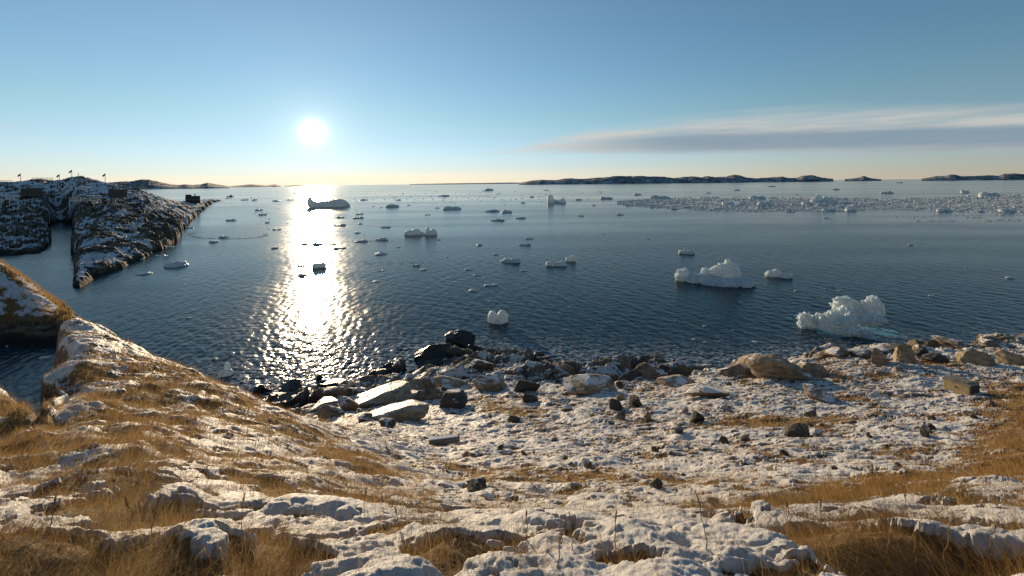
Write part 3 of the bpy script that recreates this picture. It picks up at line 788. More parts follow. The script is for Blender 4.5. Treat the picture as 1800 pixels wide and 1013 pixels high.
def deck(px, py, wpx, hpx, label, mat, d=None, roof=False, rails=True, turn=0.0, floor_frac=.45):
    pos, dd = ray_head(px, py) if d is None else (Vector(((px - CX) / F * d, d, head_z(px, d))), d)
    s = dd / F; w_, h_ = wpx * s, hpx * s
    dep = max(2.5, w_ * .45)
    az_ = math.atan2(pos.x, pos.y)
    o = empty('boardwalk_deck', pos + Vector((0, 0, .5)), -az_ + turn)
    tag(o, label, 'deck', 'wooden boardwalk decks on the headland')
    fz = h_ * floor_frac
    f = MB(); f.box((0, 0, fz), (w_, dep, .22))
    for k in range(5): f.box((0, -dep / 2 + (k + .5) * dep / 5, fz + .14), (w_ * .995, dep / 5 * .9, .05))
    fl = f.build('deck_floor', mat, o)
    n = max(2, int(w_ / 2.2) + 1)
    for i in range(n):
        x = -w_ / 2 + .12 + i * (w_ - .24) / (n - 1)
        for y in (-dep / 2 + .1, dep / 2 - .1):
            b = MB(); b.box((x, y, (fz - 3.0) / 2), (.34, .34, fz + 2.6)); b.build('post', mat, o)
    if rails:
        for y in (-dep / 2 + .1, dep / 2 - .1):
            r = MB(); r.box((0, y, h_), (w_, .16, .18)); r.box((0, y, (h_ + fz) / 2), (w_, .10, .12))
            for i in range(n * 2 - 1):
                r.box((-w_ / 2 + .1 + i * (w_ - .2) / max(1, 2 * n - 2), y, (h_ + fz) / 2), (.14, .14, h_ - fz))
            r.build('railing', mat, o)
    if roof:
        r = MB(); r.box((0, 0, h_ + .15), (w_ * 1.04, dep * 1.05, .30)); r.build('roof', m_snowcap, o)
    return o
deck(8, 325, 18, 6, 'dark railing deck on the skyline at the left edge of the photo', m_wood_dark, floor_frac=.12)
deck(75, 321.5, 25, 5, 'dark railed lookout on the low crest left of the highest flag', m_wood_dark, floor_frac=.15)
deck(160, 322, 17, 5, 'dark railed lookout just right of the skyline peak', m_wood_dark, floor_frac=.15)
deck(142, 317, 6, 6, 'small dark lookout tower on top of the skyline peak', m_wood_dark, floor_frac=.6)
deck(116, 347, 25, 11, 'pale wooden stair deck below the skyline peak, at the head of the inlet', m_wood, floor_frac=.35)
deck(17, 360, 20, 13, 'pale deck with a snowy canopy near the left edge of the photo', m_wood, roof=True, floor_frac=.45)
deck(136, 358, 20, 9, 'tan wooden walkway deck right beside the inlet, left of the snowy canopy', m_wood, floor_frac=.4)
deck(165, 361, 18, 14, 'pale deck with a snowy canopy right of the inlet', m_wood, roof=True, floor_frac=.45)
deck(232, 337, 16, 7, 'dark low deck where the headland meets the water behind it', m_wood_dark, floor_frac=.3)
deck(252, 342, 8, 12, 'pale narrow wooden deck farthest right on the headland', m_wood, floor_frac=.55)
def shed(px, py, wpx, hpx, label, rails):
    pos, dd = ray_head(px, py); s = dd / F; w_, h_ = wpx * s, hpx * s; dep = w_ * .6
    o = empty('timber_lookout', pos - Vector((0, 0, .4)), -math.atan2(pos.x, pos.y))
    tag(o, label, 'lookout', 'dark timber lookouts on the headland')
    b = MB(); b.box((0, 0, h_ * .35), (w_, dep, h_ * .7)); 
    for k in range(14): b.box((-w_ / 2 + (k + .5) * w_ / 14, -dep / 2 - .03, h_ * .35), (w_ / 14 * .78, .08, h_ * .68))
    b.build('plank_wall', m_wood_dark, o)
    f = MB(); f.box((0, 0, h_ * .7 + .13), (w_ * 1.05, dep * 1.08, .25)); f.build('deck_floor', m_wood_dark, o)
    r = MB()
    for y in (-dep / 2, dep / 2):
        r.box((0, y, h_), (w_ * 1.03, .16, .16)); r.box((0, y, h_ * .86), (w_ * 1.03, .1, .12))
        for k in range(9): r.box((-w_ / 2 + k * w_ / 8, y, h_ * .86), (.16, .16, h_ * .28))
    r.build('railing', m_wood_dark, o)
shed(56, 346, 26, 19, 'dark plank sided lookout left of the inlet head', 1)
shed(207, 347, 24, 20, 'dark plank sided lookout right of the snowy canopy deck', 1)
def flagpole(px, py, hpx, label, flag=True):
    pos, dd = ray_head(px, py); s = dd / F; h_ = hpx * s
    o = empty('flagpole', pos - Vector((0, 0, .6)), -math.atan2(pos.x, pos.y))
    tag(o, label, 'flagpole', 'flagpoles on the headland')
    b = MB(); b.bar((0, 0, 0), (0, 0, h_ + .6), .16, .12, 8); b.build('pole', m_pole, o)
    if flag:
        n1, n2 = 14, 8; L, hf = 3.4 * s, 3.6 * s
        v = []
        for i in range(n1):
            for j in range(n2):
                a = i / (n1 - 1); c = j / (n2 - 1)
                v.append((-a * L, .12 * math.sin(a * 7 + c) * a * 2, h_ + .4 - c * hf - a * L * .75 + .1 * math.sin(a * 6)))
        v = np.array(v); v2 = v + np.array([0, .03, 0])
        f = grid_faces(n1, n2)
        me = mesh_np('flag', np.concatenate([v, v2]), np.concatenate([f, f[:, ::-1] + len(v)]), m_flag)
        link('flag', me, o)
flagpole(36.3, 322, 16, 'flagpole with drooping dark flag, leftmost on the skyline')
flagpole(104.4, 320, 13.5, 'flagpole with drooping dark flag, second from the left')
flagpole(126.3, 314.5, 15.5, 'flagpole with drooping dark flag, highest one, beside the peak')
flagpole(137.5, 313.5, 9, 'thin bare pole without a flag beside the lookout tower', False)
flagpole(185, 323.5, 18.5, 'flagpole with drooping dark flag, rightmost on the skyline')

# the dark building at the tip of the headland
pos, dd = ray_head(339, 357); s = dd / F
hut = empty('hut', pos - Vector((0, 0, .5)), -math.atan2(pos.x, pos.y))
tag(hut, 'dark blocky building with a stub chimney at the tip of the headland', 'building')
m_hut = simple_mat('dark_boarding', (.020, .019, .018), (.045, .040, .036), 2.0, .85, .4, (8, 8, 1))
m_pane = simple_mat('dull_pane', (.05, .06, .07), (.08, .09, .10), 2.0, .2, 0)
b = MB(); b.box((0, 0, 6.0 * s), (21 * s, 10 * s, 13 * s)); b.box((-6 * s, 0, 13.6 * s), (8 * s, 9 * s, 3 * s)); b.build('wall', m_hut, hut)
b = MB(); b.box((3 * s, 0, 12.7 * s), (14 * s, 10.8 * s, .6 * s)); b.box((-6 * s, 0, 15.3 * s), (9 * s, 9.8 * s, .6 * s)); rf = b.build('roof', m_hut, hut)
b = MB(); b.box((3 * s, 0, 14.5 * s), (1.6 * s, 1.6 * s, 3.6 * s)); b.box((3 * s, 0, 16.3 * s), (2.0 * s, 2.0 * s, .4 * s)); b.build('chimney', m_hut, rf)
for k in range(5):
    b = MB(); b.box((-8 * s + k * 4 * s, -5.03 * s, 6.8 * s), (1.7 * s, .2 * s, 3 * s)); b.build('window', m_pane, hut)

# boat under way
bp, bd = sea_at(404.5, 346.2); s = bd / F
boat = empty('boat', bp, -math.atan2(bp.x, bp.y))
tag(boat, 'small dark motor boat under way off the headland, trailing white wake', 'boat')
L = 10.5 * s; W = 3.2 * s
st = [(-.5, .02, .30), (-.40, .55, .27), (-.15, .95, .23), (.2, 1, .20), (.5, .85, .20)]
v = []; n = 7
for x, wf, zt in st:
    for k in range(n):
        a = -1 + 2 * k / (n - 1)
        v.append((x * L, a * wf * W / 2, zt * L * .55 * (abs(a) ** 1.6) - .35))
f = grid_faces(len(st), n)
me = mesh_np('hull', np.array(v), f, m_hut); hull = link('hull', me, boat)
b = MB(); b.box((.05 * L, 0, .10 * L), (.88 * L, W * .82, .03 * L)); b.build('deck', m_hut, boat)
b = MB(); b.box((.10 * L, 0, .20 * L), (.26 * L, W * .6, .19 * L)); b.box((.10 * L, 0, .30 * L), (.30 * L, W * .66, .02 * L)); cab = b.build('cabin', simple_mat('cabin_paint', (.10, .09, .08), (.14, .13, .12)), boat)
b = MB(); b.box((-.036 * L, 0, .23 * L), (.012 * L, W * .5, .07 * L)); b.build('windscreen', m_pane, cab)
b = MB(); b.bar((.1 * L, 0, .30 * L), (.1 * L, 0, .42 * L), .1, .07); b.build('mast', m_pole, boat)

m_foam, t, p, out = material('sea_foam')
p.inputs['Base Color'].default_value = (.75, .78, .80, 1); p.inputs['Roughness'].default_value = .6
def strip(name, pts, widths, mat, lift=.03):
    """a thin sheet of foam or slush lying on the water along pixel points"""
    c = [sea_at(*q)[0] for q in pts]
    top, n = [], len(c)
    for i, q in enumerate(c):
        tv = (c[min(i + 1, n - 1)] - c[max(i - 1, 0)]).normalized(); sd = Vector((-tv.y, tv.x, 0))
        for e in (-1, 1): top.append(q + sd * widths[i] * e / 2 + Vector((0, 0, lift)))
    v = np.array([tuple(q) for q in top]); low = v.copy(); low[:, 2] -= lift + .1
    f = grid_faces(n, 2)
    return link(name, mesh_np(name, v, f, mat))
wk = [(409, 346.2), (414, 346.2), (420, 346.3), (430, 346.4), (442, 346.5)]
tag(strip('boat_wake', wk, [2.0, 9, 13, 10, 3], m_foam), 'white wake behind the small motor boat', None, None, 'stuff')
# ------------------------------------------------------------------ ice
m_ice, t, p, out = material('glacier_ice')
geo = t.n('ShaderNodeNewGeometry'); pos = geo.outputs['Position']
i1 = t.noise(pos, .9, 7, .65); i2 = t.noise(pos, 4.5, 6, .65)
sx = t.n('ShaderNodeSeparateXYZ'); t.l(pos, sx.inputs[0])
ic = t.mix(t.ss(i1, .42, .66), (.86, .88, .88), (.64, .75, .80))
ic = t.mix(t.ss(t.m('ADD', sx.outputs[2], t.m('MULTIPLY', i2, .6)),   .45, .05), ic, (.30, .52, .58))
t.l(ic, p.inputs['Base Color']); p.inputs['Roughness'].default_value = .38
p.inputs['Subsurface Weight'].default_value = .35; p.inputs['Subsurface Radius'].default_value = (.25, .55, .75); p.inputs['Subsurface Scale'].default_value = .6
bb = t.n('ShaderNodeBump', i_Strength=.6, i_Distance=.12); t.l(t.m('ADD', i2, i1), bb.inputs['Height']); t.l(bb.outputs[0], p.inputs['Normal'])
tl = t.n('ShaderNodeBsdfTranslucent'); tl.inputs[0].default_value = (.76, .84, .86, 1); t.l(bb.outputs[0], tl.inputs['Normal'])
mx = t.n('ShaderNodeMixShader', i_Fac=.38); t.l(p.outputs[0], mx.inputs[1]); t.l(tl.outputs[0], mx.inputs[2]); t.l(mx.outputs[0], out.inputs[0])
m_foot, t, p, out = material('drowned_ice')
geo = t.n('ShaderNodeNewGeometry')
f1 = t.noise(geo.outputs['Position'], 1.2, 6, .65)
t.l(t.mix(t.ss(f1, .35, .65), (.035, .20, .24), (.12, .40, .42)), p.inputs['Base Color']); p.inputs['Roughness'].default_value = .15
bb = t.n('ShaderNodeBump', i_Strength=.5, i_Distance=.1); t.l(t.noise(geo.outputs['Position'], 3.0, 5, .6), bb.inputs['Height']); t.l(bb.outputs[0], p.inputs['Normal'])

m_brash, t, p, out = material('brash_ice')
p.inputs['Base Color'].default_value = (.88, .90, .90, 1); p.inputs['Roughness'].default_value = .6
tl = t.n('ShaderNodeBsdfTranslucent'); tl.inputs[0].default_value = (.86, .88, .86, 1)
mx = t.n('ShaderNodeMixShader', i_Fac=.5); t.l(p.outputs[0], mx.inputs[1]); t.l(tl.outputs[0], mx.inputs[2]); t.l(mx.outputs[0], out.inputs[0])

def blob_mesh(blobs, voxel, knobs=0, seed=0, rough=.08, lump=.0):
    r = random.Random(seed)
    bm = bmesh.new()
    allb = list(blobs)
    for (x, y, z, a, b, c) in blobs:
        for k in range(knobs):
            th = r.uniform(0, 6.283); ph = r.uniform(-.2, 1.2)
            e = Vector((math.cos(th) * math.cos(ph), math.sin(th) * math.cos(ph), math.sin(ph)))
            q = r.uniform(.12, .34) * min(a, c * 1.4)
            allb.append((x + e.x * a * .9, y + e.y * b * .9, z + e.z * c * .9, q * r.uniform(.8, 1.5), q, q * r.uniform(.7, 1.2)))
    for (x, y, z, a, b, c) in allb:
        bmesh.ops.create_icosphere(bm, subdivisions=3, radius=1.0, matrix=Matrix.Translation((x, y, z)) @ Matrix.Diagonal((a, b, c, 1)))
    me = bpy.data.meshes.new('tmp'); bm.to_mesh(me); bm.free()
    o = bpy.data.objects.new('tmp', me); COL.objects.link(o)
    md = o.modifiers.new('r', 'REMESH'); md.mode = 'VOXEL'; md.voxel_size = voxel
    dg = bpy.context.evaluated_depsgraph_get(); dg.update()
    ev = o.evaluated_get(dg); m2 = bpy.data.meshes.new_from_object(ev)
    bpy.data.objects.remove(o); bpy.data.meshes.remove(me)
    n = len(m2.vertices); co = np.empty(n * 3); no = np.empty(n * 3)
    m2.vertices.foreach_get('co', co); m2.vertices.foreach_get('normal', no)
    co = co.reshape(-1, 3); no = no.reshape(-1, 3)
    S = np.ptp(co, axis=0).max()
    f = 9.0 / S
    w_ = fbm3(co[:, 0] * f, co[:, 1] * f, co[:, 2] * f, seed * 11 + 1, 4, .55)
    e = 1 - 2 * np.abs(fbm3(co[:, 0] * f * 2.2, co[:, 1] * f * 2.2, co[:, 2] * f * 2.2, seed * 11 + 3, 3))
    co = co + no * (S * rough * w_ + S * rough * .75 * (.5 - e) + S * rough * .35 * fbm3(co[:, 0] * f * 3.1, co[:, 1] * f * 3.1, co[:, 2] * f * 3.1, seed * 11 + 5, 3))[:, None]
    m2.vertices.foreach_set('co', co.ravel()); m2.update()
    for q in m2.polygons: q.use_smooth = True
    return m2

def berg(label, px, py, blobs, voxel=.55, knobs=4, seed=1, rough=.05, group='larger floating ice', cat='iceberg', name='iceberg', squash=1.6):
    """blobs in photo pixels: (dx, up, back, half width, half height, half depth)"""
    pos, d = sea_at(px, py); s = d / F
    bl = [(x * s, bk * s, up * s, a * s, dp * s, c * s) for (x, up, bk, a, c, dp) in blobs]
    me = blob_mesh(bl, voxel * s, knobs, seed, rough)
    me.name = name; me.materials.clear(); me.materials.append(m_ice)
    o = link(name, me); o.location = pos; o.rotation_euler = (0, 0, -math.atan2(pos.x, pos.y))
    return tag(o, label, cat, group)

ANCH = []
def anchor(name, px, py): ANCH.append((name, px, py))

# main pieces.  The big broken berg near the shore:
B = berg('large broken iceberg of pale lumpy lobes, nearest the rocky shore', 1470, 583,
     [(-45, 6, 0, 13, 18, 12), (-24, 8, 4, 14, 18, 12), (-44, -2, -6, 12, 8, 10), (-8, 8, 0, 18, 24, 16), (12, 6, -2, 22, 26, 18), (36, 0, -4, 20, 10, 12), (0, -4, -8, 30, 10, 12),
      (16, 26, 26, 20, 12, 14), (40, 22, 30, 28, 11, 16), (10, 34, 52, 16, 16, 14), (52, 34, 54, 17, 22, 18), (30, 30, 56, 18, 12, 14)], .55, 22, 3, .042)
pz0, dd = sea_at(1470, 583); s = dd / F
nfa = 90; v = [(0, 30 * s, .05)]
for k in range(nfa):
    a = 2 * math.pi * k / nfa
    r_ = (78 + 16 * math.sin(3 * a + 1) + 9 * math.sin(7 * a) + 5 * math.sin(13 * a + 2)) * s
    v.append((r_ * math.cos(a), 34 * s + r_ * .92 * math.sin(a), -.02))
bm = bmesh.new(); vs_ = [bm.verts.new(q) for q in v]
for k in range(nfa): bm.faces.new((vs_[0], vs_[1 + k], vs_[1 + (k + 1) % nfa]))
bmesh.ops.subdivide_edges(bm, edges=bm.edges, cuts=2, use_grid_fill=True)
me = bpy.data.meshes.new('drowned_ice_foot'); bm.to_mesh(me); bm.free(); me.materials.append(m_foot)
ft = link('drowned_ice_foot', me, B); tag(ft, 'turquoise ice foot showing through the water')
anchor('the broken iceberg', 1470, 583)
berg('white slab iceberg with one tall peak on a long flat base', 1256, 497,
     [(-52, 6, 0, 13, 14, 14), (-30, 3, 0, 26, 10, 22), (8, 3, 4, 40, 9, 26), (44, 2, 0, 20, 9, 22), (10, -2, -16, 30, 9, 14), (18, 14, 14, 24, 16, 16), (24, 20, 18, 13, 17, 12), (-6, 12, 14, 18, 10, 12)], .55, 18, 5, .036)
anchor('the peaked slab iceberg', 1256, 497)
berg('small lumpy white ice block right of the peaked slab iceberg', 1369, 487, [(-12, 2, 0, 9, 8, 9), (-3, 4, 2, 8, 10, 8), (9, 1, 0, 12, 7, 9)], .55, 5, 7, .03, cat='ice block', name='ice_block')
anchor('the lumpy ice block', 1369, 485)
hx = berg('rounded ice block split by a dark notch, off the rocky point', 875, 566, [(-9, 5, 0, 8.5, 15, 11), (8, 5, 2, 10, 15, 12), (0, -2, -4, 15, 8, 10)], .45, 2, 9, .022, cat='ice block', name='ice_block')
anchor('the split ice block', 875, 564)
berg('low curved ice floe with raised rim beside a pointed lump', 979, 467, [(-10, 1, 0, 9, 6, 8), (4, 0, 2, 13, 6, 10), (12, 1, 0, 6, 5, 7)], .5, 3, 11, .03, cat='ice floe', name='ice_floe')
berg('pointed ice lump touching the right end of a low floe', 1004, 459, [(-2, 2, 0, 8, 5, 6), (3, 3, 0, 5, 8, 5)], .4, 4, 12, .04, cat='ice lump', name='ice_lump')
anchor('the low rimmed floe', 990, 464)
berg('two humped bluish iceberg, wider left half, in open water', 728, 413, [(-8, 2, 0, 9, 6, 8), (3, 3, 1, 10, 7, 8), (12, 0, 0, 8, 4, 7)], .5, 1, 14, .03)
berg('shark fin shaped bluish ice block beside the two humped iceberg', 757, 413, [(0, 2, 0, 11, 6, 8), (-5, 5, 0, 4, 9, 4), (4, 3, 0, 7, 7, 6)], .5, 1, 15, .03, cat='ice block', name='ice_block')
anchor('the humped iceberg', 742, 412)
berg('whale shaped iceberg with upturned horn in the sun glitter', 577, 364, [(-26, 5, 0, 7, 8, 7), (-29, 10, 0, 4.5, 8, 5), (-18, 3, 0, 11, 7, 9), (-6, 3, 0, 20, 7, 10), (16, 3, 1, 18, 11, 12), (26, 1, 0, 11, 6, 8)], .6, 0, 17, .012)
anchor('the whale shaped iceberg', 577, 362)
berg('tall blue ice tower joined to a low block far out', 968, 357, [(0, 4, 0, 6, 11, 6), (-2, 8, 0, 4, 6, 4), (6, 1, 0, 7, 5, 6)], .45, 2, 19, .03)
berg('low tan ice block behind the tall blue ice tower', 985, 357, [(0, 1, 0, 10, 4, 6), (4, 3, 0, 5, 5, 4)], .4, 2, 20, .03, cat='ice block', name='ice_block')
anchor('the blue ice tower', 968, 357)
berg('low flat blue ice block left of the blue ice tower', 794, 368, [(-6, 0, 0, 10, 5, 8), (7, 0, 0, 10, 4.5, 8)], .5, 1, 22, .02, cat='ice block', name='ice_block')
anchor('the flat blue ice block', 794, 368)
berg('low pale ice floe with a ragged top, farther than the peaked slab', 1207, 446, [(-6, 1, 0, 8, 5, 7), (5, 1, 0, 8, 4.5, 7)], .45, 3, 23, .04, cat='ice floe', name='ice_floe')
anchor('the ragged floe', 1207, 446)
berg('two humped backlit ice lump in the bright sun path', 561, 470, [(-5, 2, 0, 6.5, 6, 5), (5, 2, 0, 6.5, 6, 5), (0, -1, 0, 8, 4, 5)], .4, 3, 25, .04, cat='ice lump', name='ice_lump')
anchor('the backlit lump', 561, 472)
berg('pointed pale ice chunk in the surf at the foot of the slope', 397, 660, [(0, 2, 0, 12, 9, 9), (2, 10, 2, 5, 12, 5)], .5, 2, 26, .03, cat='ice chunk', name='ice_chunk')
anchor('the surf chunk', 397, 658)
# big blocks in the pack ice
PACKBIG = [(1447, 357, 36, 13, 'large twin peaked white ice block in the pack ice'), (1332, 350, 26, 6, 'flat topped blue ice slab at the back of the pack ice'), (1160, 349, 34, 5, 'two low blue ice blocks frozen together, left end of the pack ice'),
           (1345, 361, 24, 7, 'round shouldered blue ice block in the middle of the pack ice'), (1280, 361, 20, 8, 'pale domed ice block at the front of the pack ice'), (1457, 371, 20, 5, 'low white ice slab at the front edge of the pack ice'),
           (1496, 371, 16, 6, 'dark blue ice lump at the front edge of the pack ice'), (1739, 346, 26, 9, 'pale ice ridge near the right end of the pack ice'), (1696, 339, 12, 5, 'lone white ice lump behind the right end of the pack ice'),
           (1660, 372, 20, 6, 'white ice lump at the front, right of the twin peaked block'), (1770, 373, 20, 6, 'white ice lump at the front, nearest the right edge of the photo'), (1066, 350, 22, 4, 'small ice mound between the blue ice tower and the pack ice'),
           (1420, 360, 18, 6, 'white ice lump touching the left side of the twin peaked block')]
for k, (x, y, w_, h_, lb) in enumerate(PACKBIG):
    berg(lb, x, y, [(-w_ * .24, h_ * .2, 0, w_ * .27, h_ * .75, w_ * .25), (w_ * .2, h_ * .15, 2, w_ * .30, h_ * .6, w_ * .28), (0, 0, -2, w_ * .42, h_ * .4, w_ * .3)] + ([(-w_ * .2, h_ * .5, 0, w_ * .16, h_ * .6, w_ * .16)] if k % 2 == 0 else []),
         .5, 4, 40 + k, .04, 'blocks in the pack ice', 'ice block', 'ice_block')

# smaller floes: twelve shapes, copied
def floe_mesh(seed, flat):
    r = random.Random(seed)
    bl = [(0, 0, -.02, .44, .34, .12 * flat)]
    for k in range(r.randint(3, 6)):
        x = r.uniform(-.32, .32)
        bl.append((x, r.uniform(-.2, .2), r.uniform(0, .05) * flat, r.uniform(.10, .24), r.uniform(.10, .2), r.uniform(.08, .26) * flat))
    me = blob_mesh(bl, .025, 1, seed, .035); me.name = 'ice_floe'
    me.materials.clear(); me.materials.append(m_ice); return me
FLO = [floe_mesh(60 + k, (.55, .8, 1.1)[k % 3]) for k in range(12)]
floes = []
def floe(px, py, w_, k=None, rz=None):
    pos, d = sea_at(px, py); s = d / F
    k = random.randrange(12) if k is None else k
    o = link('ice_floe', FLO[k]); o.location = pos + Vector((0, 0, .03 * w_ * s)); w_ = w_ * 1.15
    dp = random.uniform(.7, 1.3)
    o.scale = (w_ * s, w_ * s * dp, w_ * s * random.uniform(.45, .75))
    o.rotation_euler = (0, 0, (-math.atan2(pos.x, pos.y) + random.choice((0, math.pi)) + random.uniform(-.3, .3)) if rz is None else rz)
    o['category'] = 'ice floe'
    floes.append((o, px, py, w_, k % 3)); return o
FL = [(557, 430, 18), (535, 430, 12), (584, 430, 14), (597, 437, 22), (531, 468, 16), (532, 484, 15), (632, 377, 14), (630, 384, 19), (597, 397, 22), (633, 394, 8), (628, 410, 10), (678, 400, 18), (635, 425, 24), (672, 422, 20), (670, 447, 22),
      (732, 467, 13), (744, 474, 13), (670, 476, 12), (661, 495, 12), (719, 361, 8), (690, 364, 24), (669, 365, 7), (656, 363, 5), (769, 366, 8), (890, 372, 12), (865, 372, 26), (824, 474, 14), (839, 484, 14), (864, 502, 26), (832, 511, 16), (888, 460, 17),
      (772, 422, 8), (843, 431, 10), (877, 341, 6), (856, 336, 14), (599, 383, 12), (483, 437, 12), (486, 354, 14), (931, 420, 15), (923, 431, 22), (900, 460, 30), (920, 477, 13), (1076, 468, 7), (915, 384, 20), (875, 388, 26), (891, 374, 18), (919, 357, 9),
      (1044, 362, 7), (1017, 352, 12), (872, 448, 9), (1021, 380, 12), (860, 335, 16), (967, 323.5, 10), (1600, 431, 8), (1775, 489, 11), (1463, 505, 7), (1452, 508, 6), (1477, 511, 9), (1401, 512, 10), (1637, 520, 9), (1453, 384, 9), (1580, 322, 9), (1469, 334, 12), (1355, 328.5, 14),
      (1238, 574, 7), (1220, 597, 7), (1188, 608, 7), (1327, 601, 10), (1405, 621, 12), (1288, 581, 5), (1281, 633, 7), (1437, 613, 9), (1544, 571, 12), (1541, 598, 8), (1556, 601, 6), (1310, 586, 4), (1349, 616, 5), (1187, 564, 4), (1301, 531, 4), (1240, 602, 8),
      (1051, 572, 6), (997, 593, 4), (310, 468, 36), (253, 482, 23), (283, 451, 20), (393, 418, 15), (375, 426, 14), (300, 435, 10), (334, 401, 12), (313, 398, 18), (406, 388, 16), (244, 457, 12), (333, 559, 8), (440, 585, 6), (400, 349, 8), (447, 352, 10), (455, 370, 12), (462, 378, 12), (470, 392, 8), (487, 404, 14),
      (430, 352, 12), (520, 340, 8), (510, 352, 12), (640, 352, 14), (780, 345, 20), (700, 352, 10), (752, 378, 10), (850, 505, 8), (1000, 540, 5), (985, 550, 5), (1090, 378, 14), (960, 335, 10), (935, 347, 8), (1055, 338, 8), (1120, 343, 14), (1245, 340, 8), (1295, 335, 10), (1400, 342, 6), (1560, 340, 18),
      (860, 530, 7), (880, 525, 6), (985, 508, 4), (1110, 505, 4), (700, 435, 8), (785, 452, 6), (1140, 420, 5), (1062, 412, 4), (1700, 470, 4), (1350, 640, 6), (1755, 592, 10), (1690, 500, 4), (1520, 470, 4), (20, 608, 14), (60, 600, 22), (80, 629, 16), (75, 597, 8)]
for x, y, w_ in FL: floe(x, y, w_)
NEAR_FLOES = len(floes)
ORD = ['nearest', 'second nearest', 'third nearest', 'fourth nearest', 'fifth nearest', 'sixth nearest', 'seventh nearest', 'eighth nearest', 'ninth nearest', 'tenth nearest', 'eleventh nearest', 'twelfth nearest']
anchor('the motor boat', 404, 345); anchor('the headland rocks', 320, 425); anchor('the headland tip', 345, 372); anchor('the near slope', 300, 610)
anchor('the far hills', 1190, 318); anchor('the pack ice', 1400, 378); anchor('the grassy point', 60, 590)
def name_floes(lst):
    by = {}
    for o, x, y, w_, k in lst:
        a = min(ANCH, key=lambda q: math.hypot(q[1] - x, (q[2] - y) * 1.6))
        dx, dy = x - a[1], y - a[2]
        rel = ('left of' if dx < 0 else 'right of') if abs(dx) > 2.2 * abs(dy) else ('in front of' if dy > 0 else 'beyond')
        size = 'tiny' if w_ < 7 else 'small' if w_ < 13 else 'mid sized' if w_ < 20 else 'long'
        base = f"{size} {('flat', 'low', 'lumpy')[k]} floe {rel} {a[0]}"
        by.setdefault(base, []).append((math.hypot(dx, dy * 1.6), o))
    for base, l in by.items():
        l.sort(key=lambda q: q[0])
        for i, (_, o) in enumerate(l):
            o['label'] = base if len(l) == 1 else f"{base}, {ORD[min(i, 11)]}"
            o['group'] = 'scattered ice floes'
name_floes(floes)

# the pack ice: pieces one can tell apart, the rest as brash
pk = random.Random(5); npk = 0; sect = [1090, 1180, 1265, 1340, 1430, 1500, 1580, 1660, 1735, 1812]
nm = ['by the two low blue blocks, left end', 'just left of the pale domed block', 'around the flat topped blue slab', 'between the flat topped slab and twin peaked block', 'right beside the twin peaked block', 'midway along, right of the dark blue lump', 'left of the white lump at the front', 'below the lone white lump behind the pack', 'by the right edge of the photo']
def band(x):
    c = np.interp(x, [1080, 1200, 1350, 1450, 1550, 1650, 1800], [357, 358, 360, 360, 359, 359, 358])
    h_ = np.interp(x, [1080, 1150, 1230, 1330, 1480, 1560, 1640, 1800], [3, 9, 13, 14, 13, 10, 13, 19])
    return c, h_
def pdens(x, y):
    c, h_ = band(x)
    e = 1 - abs(y - c) / h_
    return min(1, max(0, e * 2.2)) * (.12 + 1.4 * (float(noise2(np.array([x * .03]), np.array([y * .45]), 77)[0]) > -.12)) 
while npk < 165:
    x = pk.uniform(1090, 1812); c, h_ = band(x); y = pk.uniform(c - h_, c + h_)
    if pk.random() > pdens(x, y): continue
    o = floe(x, y, pk.uniform(4, 10) * (.7 + .03 * (y - 340)), pk.randrange(12))
    k = max(i for i in range(9) if x >= sect[i] - .01)
    o['label'] = 'small ice piece packed ' + nm[k]; o['group'] = 'packed ice pieces ' + nm[k]; o['category'] = 'ice piece'; npk += 1
ico = bmesh.new(); bmesh.ops.create_icosphere(ico, subdivisions=1, radius=1)
iv = np.array([tuple(q.co) for q in ico.verts]); ifc = np.array([[q.index for q in f_.verts] for f_ in ico.faces]); ico.free()
def brash(name, label, pts, seed):
    r = np.random.default_rng(seed); V, Fc = [], []
    for i, (x, y, w_) in enumerate(pts):
        pos, d = sea_at(x, y); s = d / F * w_ / 2
        a = r.uniform(0, 6.28); ca, sa = math.cos(a), math.sin(a)
        q = iv * (1 + r.normal(0, .22, iv.shape)) * np.array([s, s * r.uniform(.5, 1.1), s * r.uniform(.22, .5)])
        V.append(np.stack([q[:, 0] * ca - q[:, 1] * sa + pos.x, q[:, 0] * sa + q[:, 1] * ca + pos.y, q[:, 2]], -1)); Fc.append(ifc + i * len(iv))
    return tag(link(name, mesh_np(name, np.concatenate(V), np.concatenate(Fc), m_brash, False)), label, None, None, 'stuff')
pts = []
while len(pts) < 13000:
    x = pk.uniform(1085, 1850); c, h_ = band(x); y = pk.uniform(c - h_, c + h_)
    if pk.random() < pdens(x, y): pts.append((x, y, pk.uniform(1.6, 5.4)))
for x0, x1, y0, y1, n in [(1610, 1680, 388, 390, 90), (1695, 1730, 381, 384, 60), (1730, 1795, 386, 390, 90), (1560, 1640, 380, 383, 30), (1640, 1800, 376, 380, 60)]:
    for _ in range(n):
        a = pk.random(); pts.append((x0 + (x1 - x0) * a, y0 + pk.random() * (y1 - y0), pk.uniform(1.5, 4)))
brash('brash_ice', 'band of broken white brash ice far out on the right', pts, 4)
pts = []
for _ in range(420):
    a = pk.uniform(2.6, 6.6); pts.append((400 + 68 * math.cos(a) + pk.gauss(0, 3), 413.5 + 6.5 * math.sin(-a) + pk.gauss(0, .6), pk.uniform(.8, 2.6)))
for _ in range(160): pts.append((pk.uniform(640, 745), 461 + pk.gauss(0, 1.4) + pk.random() * 3, pk.uniform(1, 3)))
for _ in range(70): pts.append((pk.uniform(610, 690), 424 + pk.gauss(0, .8), pk.uniform(1, 3)))
for _ in range(260): pts.append((pk.uniform(600, 1100), 349 + pk.gauss(0, 6), pk.uniform(1, 4)))
